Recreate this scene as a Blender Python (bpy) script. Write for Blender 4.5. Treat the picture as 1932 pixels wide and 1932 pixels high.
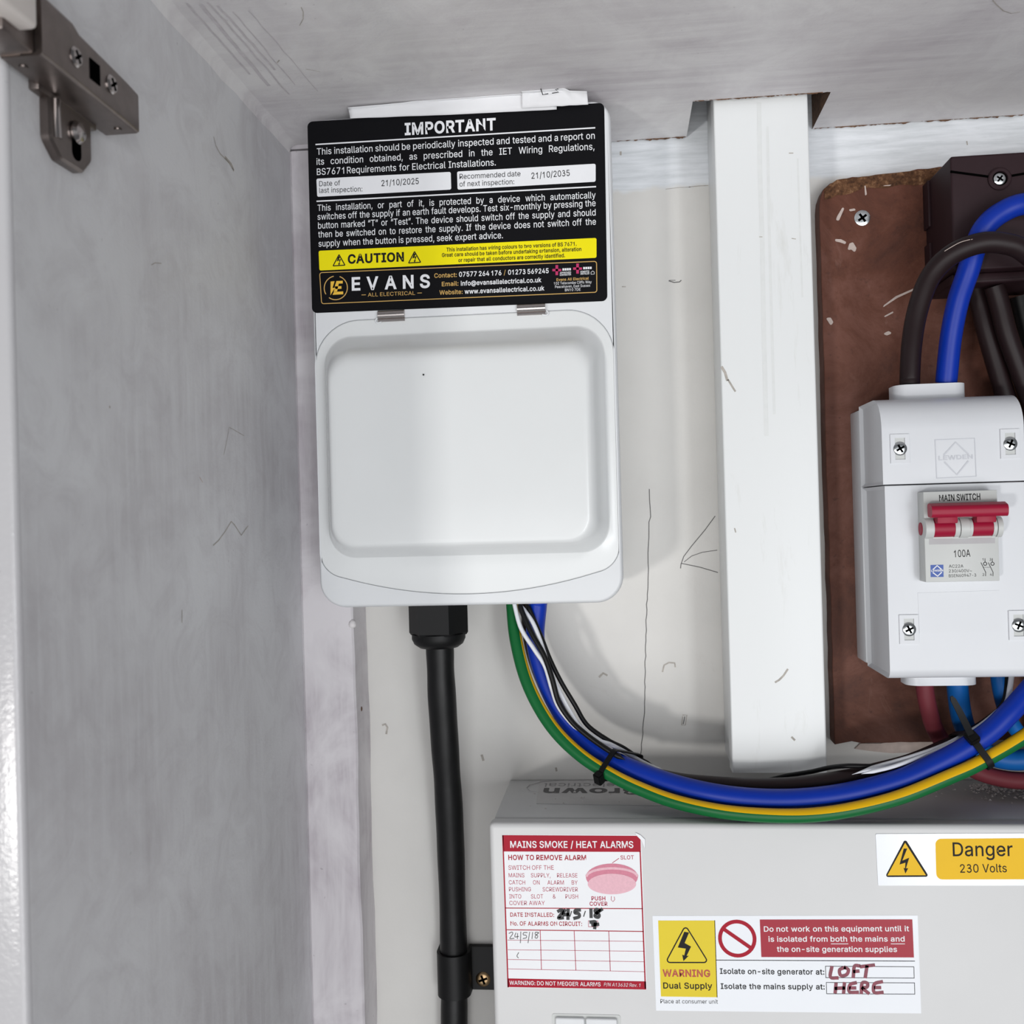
import bpy, bmesh, math, random
from mathutils import Vector, Matrix, noise
random.seed(7)
scene = bpy.context.scene
for o in list(bpy.data.objects): bpy.data.objects.remove(o)

# ------------------------------------------------------------------ camera
MM = 0.001
H0 = 1.5                      # height of the lens above the floor, metres
FPX, DIST = 1950.0, 560.0     # focal length in pixels of a 1932 frame; lens to back wall in mm
ax_y = Vector((1172 - 966, -(972 - 966), -FPX)).normalized()       # world +Y (into the wall) in camera axes
ax_z = Vector((-0.028, 1.0, 0.0)); ax_z = (ax_z - ax_y * ax_z.dot(ax_y)).normalized()
ax_x = ax_y.cross(ax_z)
cam_data = bpy.data.cameras.new('camera'); cam = bpy.data.objects.new('camera', cam_data)
scene.collection.objects.link(cam); scene.camera = cam
rot = Matrix((ax_x, ax_y, ax_z))          # rows: world axes expressed in camera axes -> world_from_camera
cam.matrix_world = Matrix.Translation((0, -DIST * MM, H0)) @ rot.to_4x4()
cam_data.sensor_fit = 'HORIZONTAL'; cam_data.sensor_width = 36.0
cam_data.lens = 36.0 * FPX / 1932.0
cam_data.clip_start = 0.01; cam_data.clip_end = 50
cam_data.dof.use_dof = True; cam_data.dof.focus_distance = 0.50; cam_data.dof.aperture_fstop = 20.0

# ------------------------------------------------------------------ world, lights, exposure
world = bpy.data.worlds.new('world'); scene.world = world; world.use_nodes = True
bg = world.node_tree.nodes['Background']
bg.inputs[0].default_value = (0.93, 0.95, 1.0, 1); bg.inputs[1].default_value = 0.27
def area_light(name, loc, target, sx, sy, power, col):
    l = bpy.data.lights.new(name, 'AREA'); l.shape = 'RECTANGLE'; l.size = sx; l.size_y = sy
    l.energy = power; l.color = col
    o = bpy.data.objects.new(name, l); scene.collection.objects.link(o)
    o.location = loc
    o.rotation_euler = (Vector(target) - Vector(loc)).to_track_quat('-Z', 'Y').to_euler()
    return o
# behind the photographer: an added broad low fill light, a small lamp to the left and a narrow window to the right
area_light('low_front_fill', (0.45, -2.3, H0 - 0.80), (0.02, 0, H0 - 0.05), 2.2, 1.7, 66, (0.985, 0.99, 1.0))
area_light('room_lamp', (-0.98, -2.2, H0 - 0.55), (0.02, 0, H0), 0.17, 0.17, 25, (1.0, 0.985, 0.96))
area_light('side_window', (0.85, -2.4, H0 - 0.45), (0.02, 0, H0), 0.3, 1.1, 17, (0.93, 0.97, 1.0))
vs = scene.view_settings
vs.view_transform = 'Standard'; vs.look = 'None'; vs.gamma = 1.0; vs.use_curve_mapping = False
vs.exposure = -0.9

# ------------------------------------------------------------------ helpers
def ray(px, py):
    r = Vector((px - 966, -(py - 966), -FPX))
    return r.dot(ax_x), r.dot(ax_y), r.dot(ax_z)
def at(px, py, d):
    """photo pixel -> (x, z) in mm on the plane d mm in front of the back wall"""
    a, b, c = ray(px, py); s = (DIST - d) / b
    return (a * s, c * s)
def at3(px, py, d):
    x, z = at(px, py, d); return (x, -d, z)
def zoom(ox, oy, w, W):
    k = w / W
    return lambda x, y: (ox + x * k, oy + y * k)

def lin(c):
    c = c / 255.0
    return c / 12.92 if c <= 0.04045 else ((c + 0.055) / 1.055) ** 2.4
def rgb(r, g, b): return (lin(r), lin(g), lin(b), 1)

class NT:
    def __init__(s, name):
        s.m = bpy.data.materials.new(name); s.m.use_nodes = True
        s.t = s.m.node_tree; s.n = s.t.nodes; s.p = s.n['Principled BSDF']
    def new(s, typ, **kw):
        n = s.n.new(typ)
        for k, v in kw.items(): setattr(n, k, v)
        return n
    def link(s, a, b): s.t.links.new(a, b)
    def coord(s, scale=(1, 1, 1)):
        tc = s.new('ShaderNodeNewGeometry'); mp = s.new('ShaderNodeMapping')
        mp.inputs['Scale'].default_value = scale
        s.link(tc.outputs['Position'], mp.inputs['Vector']); return mp.outputs[0]
    def noise(s, vec, scale, detail=4, rough=0.55, dist=0.0):
        n = s.new('ShaderNodeTexNoise'); n.inputs['Scale'].default_value = scale
        n.inputs['Detail'].default_value = detail; n.inputs['Roughness'].default_value = rough
        n.inputs['Distortion'].default_value = dist
        s.link(vec, n.inputs['Vector']); return n.outputs['Fac']
    def ramp(s, fac, stops):
        r = s.new('ShaderNodeValToRGB'); e = r.color_ramp.elements
        while len(e) < len(stops): e.new(0.5)
        for i, (p, c) in enumerate(stops): e[i].position = p; e[i].color = c
        s.link(fac, r.inputs[0]); return r.outputs[0]
    def mix(s, fac, a, b, typ='MIX'):
        m = s.new('ShaderNodeMix', data_type='RGBA', blend_type=typ)
        for sock, v in ((m.inputs[0], fac), (m.inputs[6], a), (m.inputs[7], b)):
            if hasattr(v, 'is_linked'): s.link(v, sock)
            else: sock.default_value = v
        return m.outputs[2]
    def bump(s, h, strength, dist=0.001):
        b = s.new('ShaderNodeBump'); b.inputs['Strength'].default_value = strength
        b.inputs['Distance'].default_value = dist
        s.link(h, b.inputs['Height']); s.link(b.outputs[0], s.p.inputs['Normal'])
    def set(s, col=None, rough=0.5, metal=0.0, spec=0.5, coat=0.0):
        if col is not None:
            if hasattr(col, 'is_linked'): s.link(col, s.p.inputs['Base Color'])
            else: s.p.inputs['Base Color'].default_value = col
        s.p.inputs['Roughness'].default_value = rough; s.p.inputs['Metallic'].default_value = metal
        s.p.inputs['Specular IOR Level'].default_value = spec
        s.p.inputs['Coat Weight'].default_value = coat; s.p.inputs['Coat Roughness'].default_value = 0.15
        return s.m
W1 = (0, 0, 0, 1); WW = (1, 1, 1, 1)

def plain(name, col, rough=0.5, metal=0.0, spec=0.5, coat=0.0, vary=0.06, vscale=60, bump=0.0, bscale=900):
    t = NT(name); v = t.coord()
    n = t.noise(v, vscale)
    dark = tuple(c * (1 - vary) for c in col[:3]) + (1,); lite = tuple(min(1, c * (1 + vary)) for c in col[:3]) + (1,)
    c = t.ramp(n, [(0.3, dark), (0.7, lite)])
    if bump: t.bump(t.noise(v, bscale, 2), bump, 0.0004)
    return t.set(c, rough, metal, spec, coat)

def brushed_paint(name, base, under, axis, amount=0.5, speck=True, rough=0.5, patch=9.0, mottle=0.0):
    """emulsion brushed over board: streaks along an axis, primer showing through in patches"""
    t = NT(name); v = t.coord()
    st = {'x': (8, 110, 110), 'y': (110, 8, 110), 'z': (110, 110, 10)}[axis]
    streak = t.noise(t.coord(st), 1.6, 5, 0.6, 0.4)
    pat = t.noise(v, patch, 5, 0.6, 0.8)
    a = t.ramp(pat, [(0.42, W1), (0.68, WW)])
    b = t.ramp(streak, [(0.35, W1), (0.75, WW)])
    m = t.mix(1.0, a, b, 'MULTIPLY')
    m2 = t.mix(amount, W1, m)
    m3 = t.mix(0.30 * amount, m2, a)
    c = t.mix(m3, base, under)
    if mottle:
        mo = t.ramp(t.noise(v, 38, 6, 0.68, 1.2), [(0.44, W1), (0.74, (mottle, mottle, mottle, 1))])
        c = t.mix(mo, c, under)
    if speck:
        s = t.noise(v, 420, 2, 0.5)
        c = t.mix(t.ramp(s, [(0.74, W1), (0.80, (0.35, 0.35, 0.35, 1))]), c, tuple(x * 0.55 for x in under[:3]) + (1,))
    h = t.mix(0.5, t.noise(v, 700, 3), streak)
    t.bump(h, 0.25, 0.0006)
    return t.set(c, rough, 0, 0.35)

M = {}
M['wall_back'] = None
def make_back_wall_material():
    t = NT('cream_wall_paint'); v = t.coord()
    base = t.mix(t.ramp(t.noise(v, 14, 4), [(0.35, W1), (0.7, WW)]), rgb(219, 217, 213), rgb(210, 208, 204))
    # a band of fresh cool white paint brushed along the top, with a ragged lower edge
    sep = t.new('ShaderNodeSeparateXYZ'); g = t.new('ShaderNodeNewGeometry'); t.link(g.outputs['Position'], sep.inputs[0])
    nz = t.noise(t.coord((40, 40, 8)), 1.5, 4, 0.6)
    ma = t.new('ShaderNodeMath', operation='MULTIPLY_ADD'); ma.inputs[1].default_value = 0.010; t.link(nz, ma.inputs[0]); t.link(sep.outputs[2], ma.inputs[2])
    mr = t.new('ShaderNodeMapRange'); mr.inputs[1].default_value = H0 + 0.1785; mr.inputs[2].default_value = H0 + 0.1815
    t.link(ma.outputs[0], mr.inputs[0])
    streak = t.noise(t.coord((30, 300, 300)), 1.0, 5, 0.65, 0.3)
    fresh = t.ramp(streak, [(0.30, rgb(203, 207, 210)), (0.62, rgb(228, 231, 235))])
    c = t.mix(mr.outputs[0], base, fresh)
    sm = t.ramp(t.noise(t.coord((1, 1, 0.5)), 26, 5, 0.7, 1.0), [(0.66, W1), (0.82, (0.5, 0.5, 0.5, 1))])
    c = t.mix(sm, c, rgb(176, 168, 158))
    t.bump(t.noise(v, 500, 3), 0.12, 0.0005)
    return t.set(c, 0.5, 0, 0.35)
M['wall_back'] = make_back_wall_material()
M['wall_left'] = brushed_paint('grey_white_brushed_paint_side', rgb(216, 216, 218), rgb(180, 176, 179), 'z', 0.8, mottle=0.5)
M['ceiling'] = brushed_paint('grey_white_brushed_paint_shelf', rgb(230, 228, 228), rgb(188, 181, 186), 'x', 1.0, mottle=0.35)
M['batten'] = brushed_paint('thin_white_paint_on_wood', rgb(218, 214, 217), rgb(150, 138, 148), 'z', 1.0, patch=14)
M['edge'] = brushed_paint('white_gloss_edge_paint', rgb(192, 191, 193), rgb(176, 172, 176), 'z', 0.5, rough=0.2)
M['raw'] = plain('raw_chipboard_edge', rgb(98, 70, 50), 0.9, vary=0.4, vscale=500)
M['void'] = plain('light_block_board', rgb(60, 48, 42), 0.9)  # dark colour of the boards added to block light above the shelf
M['white_abs'] = plain('white_moulded_plastic', rgb(222, 224, 226), 0.42, spec=0.4, vary=0.012, vscale=30)
M['white_lid'] = plain('glossy_white_lid_plastic', rgb(225, 227, 227), 0.2, spec=0.45, vary=0.01, vscale=30)
M['white_iso'] = plain('white_satin_switch_plastic', rgb(214, 216, 220), 0.38, vary=0.012, vscale=40)
M['grey_mod'] = plain('pale_grey_switch_plastic', rgb(196, 198, 196), 0.45, vary=0.02)
M['trunk'] = None
def trunk_mat():
    t = NT('white_upvc_trunking'); v = t.coord()
    s = t.noise(t.coord((60, 60, 9)), 1.7, 5, 0.7, 0.5)
    c = t.mix(t.ramp(s, [(0.60, W1), (0.80, (0.55, 0.55, 0.55, 1))]), rgb(229, 231, 231), rgb(200, 200, 194))
    return t.set(c, 0.35, 0, 0.45)
M['trunk'] = trunk_mat()
M['cu'] = plain('pale_grey_consumer_unit_plastic', rgb(207, 207, 207), 0.42, vary=0.02, vscale=18, bump=0.05)
M['chrome'] = plain('polished_steel', rgb(178, 172, 170), 0.2, 1.0, vary=0.05)
M['nickel'] = plain('dull_nickel_steel', rgb(124, 115, 111), 0.34, 1.0, vary=0.12, vscale=150)
M['zinc'] = plain('bright_zinc_screw', rgb(200, 204, 206), 0.25, 1.0, vary=0.1, vscale=400)
M['brass'] = plain('yellow_passivated_screw', rgb(176, 148, 112), 0.32, 1.0, vary=0.2, vscale=300)
M['hole'] = plain('recess_shade_black', rgb(5, 5, 5), 0.9, spec=0.0)  # shade inside slots and wells, put into a flat black colour
M['black_abs'] = plain('black_nylon', rgb(11, 11, 12), 0.5, spec=0.3, vary=0.1)
M['black_pvc'] = plain('black_cable_sheath', rgb(11, 11, 12), 0.45, spec=0.35, vary=0.35, vscale=120, bump=0.25, bscale=160)
M['black_tie'] = plain('black_cable_tie_nylon', rgb(9, 9, 10), 0.5, spec=0.25)
M['label_black'] = plain('black_vinyl_label', rgb(9, 9, 13), 0.5, spec=0.12, vary=0.04)
M['ink_white'] = plain('white_print', rgb(232, 233, 236), 0.45, vary=0.01)
M['ink_black'] = plain('black_print', rgb(20, 20, 22), 0.55, spec=0.2, vary=0.02)
M['paper_white'] = plain('white_paper_label', rgb(232, 233, 236), 0.4, vary=0.012)
M['gloss_white'] = plain('white_glossy_vinyl', rgb(228, 231, 236), 0.16, vary=0.01)
M['yellow_bright'] = plain('bright_yellow_print', rgb(240, 226, 8), 0.45, spec=0.2, vary=0.01)
M['yellow_warm'] = plain('warm_yellow_print', rgb(234, 186, 0), 0.4, spec=0.2, vary=0.015)
M['gold'] = plain('gold_print', rgb(205, 165, 92), 0.45, vary=0.02)
M['gold_bright'] = plain('yellow_gold_print', rgb(236, 188, 62), 0.45, vary=0.02)
M['crimson'] = plain('crimson_print', rgb(166, 8, 40), 0.5, spec=0.2, vary=0.02)
M['crimson_gloss'] = plain('crimson_glossy_print', rgb(160, 8, 40), 0.25, spec=0.25, vary=0.02)
M['crimson_faded'] = plain('faded_crimson_print', rgb(178, 60, 84), 0.5, spec=0.2, vary=0.04)
M['pink'] = plain('pink_halftone_print', rgb(226, 176, 188), 0.5, vary=0.06, vscale=900)
M['pink_mid'] = plain('rose_print', rgb(205, 120, 142), 0.5, vary=0.06, vscale=900)
M['pencil'] = plain('pencil_graphite', rgb(92, 90, 90), 0.6, vary=0.1)
M['marker_black'] = plain('black_marker_ink', rgb(28, 29, 32), 0.5)
M['marker_red'] = plain('dark_red_marker_ink', rgb(122, 24, 52), 0.4, vary=0.3, vscale=500)
M['blue_print'] = plain('blue_print', rgb(34, 76, 160), 0.4)
M['magenta'] = plain('magenta_print', rgb(186, 36, 96), 0.45)
M['switch_red'] = plain('crimson_toggle_plastic', rgb(152, 14, 50), 0.45, spec=0.3, vary=0.03)
M['blue_cable'] = plain('blue_pvc', rgb(0, 46, 158), 0.42, spec=0.3, vary=0.04)
M['pale_blue_cable'] = plain('light_blue_pvc', rgb(8, 88, 160), 0.45, spec=0.3, vary=0.06)
M['brown_cable'] = plain('dark_brown_pvc', rgb(31, 18, 20), 0.48, spec=0.28, vary=0.06)
M['red_cable'] = plain('faded_red_pvc', rgb(112, 46, 54), 0.55, spec=0.25, vary=0.06)
M['green_cable'] = plain('green_pvc', rgb(12, 98, 48), 0.42, spec=0.3, vary=0.05)
M['yellow_cable'] = plain('yellow_pvc', rgb(228, 178, 8), 0.42, spec=0.3, vary=0.03)
M['white_wire'] = plain('white_pvc_wire', rgb(226, 228, 234), 0.35, vary=0.02)
M['black_wire'] = plain('black_pvc_wire', rgb(6, 6, 7), 0.45, spec=0.3)
M['bakelite'] = plain('dark_brown_moulded_bakelite', rgb(44, 28, 32), 0.55, spec=0.2, vary=0.05, vscale=90, bump=0.06)
M['fleck'] = plain('white_paint_fleck', rgb(192, 176, 168), 0.7, vary=0.08, vscale=300)
M['paper_sheet'] = plain('folded_white_paper', rgb(226, 226, 228), 0.7, vary=0.02)
M['cream_cap'] = plain('cream_plastic_cap', rgb(226, 218, 212), 0.4, vary=0.02)
M['grey_dirt'] = plain('grey_scuff', rgb(176, 170, 163), 0.8, vary=0.2, vscale=400)
M['caulk'] = plain('white_filler', rgb(226, 222, 222), 0.6)
M['debris'] = plain('plaster_crumbs', rgb(226, 220, 216), 0.9, vary=0.3, vscale=300)
def board_mat():
    t = NT('red_brown_painted_chipboard'); v = t.coord()
    n1 = t.noise(v, 22, 9, 0.72, 0.6); n2 = t.noise(v, 260, 3, 0.6)
    c = t.ramp(n1, [(0.30, rgb(66, 38, 30)), (0.5, rgb(98, 58, 44)), (0.70, rgb(120, 80, 68))])
    c = t.mix(t.ramp(n2, [(0.62, W1), (0.78, (0.6, 0.6, 0.6, 1))]), c, rgb(58, 34, 28))
    n3 = t.noise(t.coord((1, 1, 0.4)), 60, 4, 0.7, 1.5)
    c = t.mix(t.ramp(n3, [(0.64, W1), (0.80, (0.35, 0.35, 0.35, 1))]), c, rgb(150, 118, 108))
    t.bump(n2, 0.35, 0.0006)
    return t.set(c, 0.6, 0, 0.3)
M['board'] = board_mat()
def board_edge_mat():
    t = NT('torn_chipboard_fibres'); v = t.coord()
    c = t.ramp(t.noise(v, 380, 5, 0.7), [(0.35, rgb(66, 44, 32)), (0.55, rgb(104, 72, 50)), (0.74, rgb(158, 122, 92))])
    t.bump(t.noise(v, 500, 4), 0.8, 0.001)
    return t.set(c, 0.9, 0, 0.2)
M['torn'] = board_edge_mat()

col = scene.collection
ORG = {}
def new_obj(name, V, F, mat, parent=None, smooth=None, fm=None):
    """V in mm (x right, y into wall, z up from the lens height); origin at the middle of the piece"""
    n = len(V)
    lo = [min(v[i] for v in V) for i in range(3)]; hi = [max(v[i] for v in V) for i in range(3)]
    c = Vector([(lo[i] + hi[i]) / 2 for i in range(3)])
    me = bpy.data.meshes.new(name)
    me.from_pydata([((v[0] - c[0]) * MM, (v[1] - c[1]) * MM, (v[2] - c[2]) * MM) for v in V], [], F)
    mats = mat if isinstance(mat, (list, tuple)) else [mat]
    for m in mats: me.materials.append(m)
    bm = bmesh.new(); bm.from_mesh(me); bmesh.ops.recalc_face_normals(bm, faces=bm.faces); bm.to_mesh(me); bm.free()
    if fm:
        me.polygons.foreach_set('material_index', fm)
    if smooth is not None:
        me.polygons.foreach_set('use_smooth', [True] * len(me.polygons))
        me.set_sharp_from_angle(angle=math.radians(smooth))
    o = bpy.data.objects.new(name, me); col.objects.link(o)
    po = ORG[parent.name] if parent else Vector((0, 0, -H0 / MM))
    o.location = (c - po) * MM
    if parent: o.parent = parent
    ORG[o.name] = c
    return o
def thing(name, label, cat, loc, group=None):
    o = bpy.data.objects.new(name, None); col.objects.link(o)
    o.empty_display_size = 0.01
    o.location = (loc[0] * MM, loc[1] * MM, loc[2] * MM + H0)
    ORG[o.name] = Vector(loc)
    return tag(o, label, cat, group)
def tag(o, label=None, cat=None, group=None, kind=None):
    if label: o['label'] = label
    if cat: o['category'] = cat
    if group: o['group'] = group
    if kind: o['kind'] = kind
    return o
def struct(o, label=None): o['kind'] = 'structure'; (label and o.__setitem__('label', label)); return o

class Mesh:
    def __init__(s): s.V = []; s.F = []; s.fm = []
    def add(s, V, F, mi=0):
        k = len(s.V); s.V += [tuple(v) for v in V]; s.F += [tuple(i + k for i in f) for f in F]; s.fm += [mi] * len(F); return s
    def build(s, name, mat, parent=None, smooth=None): return new_obj(name, s.V, s.F, mat, parent, smooth, s.fm if isinstance(mat, (list, tuple)) else None)

def from_bm(bm):
    bm.verts.ensure_lookup_table(); bm.verts.index_update()
    V = [tuple(v.co) for v in bm.verts]; F = [tuple(v.index for v in f.verts) for f in bm.faces]; bm.free(); return V, F
def box(x0, x1, d0, d1, z0, z1, bev=0.0, seg=2):
    """d0..d1 distance out from the back wall"""
    bm = bmesh.new()
    y0, y1 = -d1, -d0
    vs = [bm.verts.new(p) for p in ((x0, y0, z0), (x1, y0, z0), (x1, y1, z0), (x0, y1, z0), (x0, y0, z1), (x1, y0, z1), (x1, y1, z1), (x0, y1, z1))]
    for f in ((0, 3, 2, 1), (4, 5, 6, 7), (0, 1, 5, 4), (1, 2, 6, 5), (2, 3, 7, 6), (3, 0, 4, 7)): bm.faces.new([vs[i] for i in f])
    if bev: bmesh.ops.bevel(bm, geom=bm.edges[:], offset=bev, segments=seg, profile=0.5, affect='EDGES')
    return from_bm(bm)
def round_poly(pts, r, seg=6):
    n = len(pts); out = []
    rr = r if isinstance(r, (list, tuple)) else [r] * n
    for i in range(n):
        p = Vector(pts[i]); a = Vector(pts[i - 1]) - p; b = Vector(pts[(i + 1) % n]) - p
        if rr[i] <= 0: out.append(tuple(p)); continue
        la, lb = a.length, b.length; a /= la; b /= lb
        ang = a.angle(b); t = min(rr[i] / math.tan(ang / 2), 0.49 * la, 0.49 * lb)
        p0, p1 = p + a * t, p + b * t
        for k in range(seg + 1):
            u = k / seg
            # quadratic-ish arc through rational bezier
            w = math.cos((math.pi - ang) / 2)
            den = (1 - u) ** 2 + 2 * w * u * (1 - u) + u * u
            q = (p0 * (1 - u) ** 2 + p * (2 * w * u * (1 - u)) + p1 * u * u) / den
            out.append((q.x, q.y))
    return out
def loft(rings, cap0=True, cap1=True, close=True):
    V = []; F = []; n = len(rings[0])
    for r in rings: V += [tuple(p) for p in r]
    for i in range(len(rings) - 1):
        a, b = i * n, (i + 1) * n
        for j in range(n if close else n - 1):
            k = (j + 1) % n; F.append((a + j, a + k, b + k, b + j))
    if cap0: F.append(tuple(range(n)))
    if cap1: F.append(tuple(range((len(rings) - 1) * n, len(rings) * n)))
    return V, F
def xz(poly, d): return [(p[0], -d, p[1]) for p in poly]
def inset(poly, k):
    n = len(poly); out = []
    area = sum(poly[i - 1][0] * poly[i][1] - poly[i][0] * poly[i - 1][1] for i in range(n)); sg = 1 if area > 0 else -1
    for i in range(n):
        p0, p, p1 = Vector(poly[i - 1]), Vector(poly[i]), Vector(poly[(i + 1) % n])
        e0 = (p - p0); e1 = (p1 - p)
        if e0.length < 1e-9: e0 = e1
        if e1.length < 1e-9: e1 = e0
        n0 = Vector((-e0.y, e0.x)).normalized() * sg; n1 = Vector((-e1.y, e1.x)).normalized() * sg
        m = (n0 + n1)
        if m.length < 1e-6: m = n0
        m.normalize(); c = max(0.3, m.dot(n0))
        q = p + m * (k / c); out.append((q.x, q.y))
    return out
def plate(poly, d0, d1, r=0.0, seg=3):
    """polygon in the wall plane given thickness d0..d1, front edge rounded by r"""
    rings = [xz(poly, d0)]
    if r <= 0: rings.append(xz(poly, d1))
    else:
        for k in range(seg + 1):
            a = math.pi / 2 * k / seg
            rings.append(xz(inset(poly, r * (1 - math.cos(a))), d1 - r + r * math.sin(a)))
    return loft(rings)
def catmull(pts, sub=8):
    P = [Vector(p) for p in pts]; P = [P[0] * 2 - P[1]] + P + [P[-1] * 2 - P[-2]]
    out = []
    for i in range(1, len(P) - 2):
        a, b, c, d = P[i - 1:i + 3]
        for k in range(sub):
            t = k / sub
            out.append(0.5 * ((2 * b) + (c - a) * t + (2 * a - 5 * b + 4 * c - d) * t * t + (3 * b - a - 3 * c + d) * t ** 3))
    out.append(P[-2]); return out
def tube(pts, r, seg=16, sub=8, up=(0, -1, 0), stripe=None, rfun=None, twist=None):
    """smooth tube; stripe=(from, to) in angle fraction gets material 1; angle 0 faces the room, a quarter turn is image-up side"""
    C = catmull(pts, sub); n = len(C); rings = []
    for i, p in enumerate(C):
        tg = (C[min(i + 1, n - 1)] - C[max(i - 1, 0)]).normalized()
        u = Vector(up); u = (u - tg * u.dot(tg)).normalized(); w = tg.cross(u)
        rad = r if rfun is None else rfun(i / (n - 1)) * r
        tw = 2 * math.pi * twist(i / (n - 1)) if twist else 0.0
        rings.append([tuple(p + (u * math.cos(2 * math.pi * j / seg + tw) + w * math.sin(2 * math.pi * j / seg + tw)) * rad) for j in range(seg)])
    V, F = loft(rings)
    fm = []
    for i in range(n - 1):
        for j in range(seg):
            f = (j + 0.5) / seg
            fm.append(1 if stripe and any(a <= f <= b for a, b in stripe) else 0)
    fm += [0, 0]
    return V, F, fm
def ribbon(pts, w, d, t=0.12):
    """flat drawn stroke in the wall plane at depth d; pts are (x, z) mm"""
    P = [Vector(p) for p in pts]; n = len(P); L = []; R = []
    for i in range(n):
        tg = P[min(i + 1, n - 1)] - P[max(i - 1, 0)]; tg.normalize(); nn = Vector((-tg.y, tg.x)) * (w / 2)
        e = tg * (w / 2) * (-1 if i == 0 else 1 if i == n - 1 else 0)
        L.append(P[i] + nn + e * 0.6); R.append(P[i] - nn + e * 0.6)
    V = []; F = []
    for i in range(n):
        V += [(L[i].x, -d - t, L[i].y), (R[i].x, -d - t, R[i].y)]
        if i: a = 2 * i - 2; F.append((a, a + 1, a + 3, a + 2))
    return V, F
def flat(poly, d): return xz(poly, d), [tuple(range(len(poly)))]
def frame(poly, w, d):
    inn = inset(poly, w); n = len(poly)
    return xz(poly, d) + xz(inn, d), [(i, (i + 1) % n, n + (i + 1) % n, n + i) for i in range(n)]
def circle(c, r, n=32, a0=0, a1=2 * math.pi):
    return [(c[0] + r * math.cos(a0 + (a1 - a0) * k / n), c[1] + r * math.sin(a0 + (a1 - a0) * k / n)) for k in range(n)]
def lathe(profile, c, axis='z', n=24):
    """profile [(radius, height)] about an axis through c"""
    rings = []
    for r, h in profile:
        ring = []
        for k in range(n):
            a = 2 * math.pi * k / n; p, q = r * math.cos(a), r * math.sin(a)
            if axis == 'z': ring.append((c[0] + p, c[1] + q, c[2] + h))
            elif axis == 'y': ring.append((c[0] + p, c[1] - h, c[2] + q))
            else: ring.append((c[0] + h, c[1] + p, c[2] + q))
        rings.append(ring)
    return loft(rings)

# lettering -----------------------------------------------------------------
GLYPHS = {}
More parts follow.
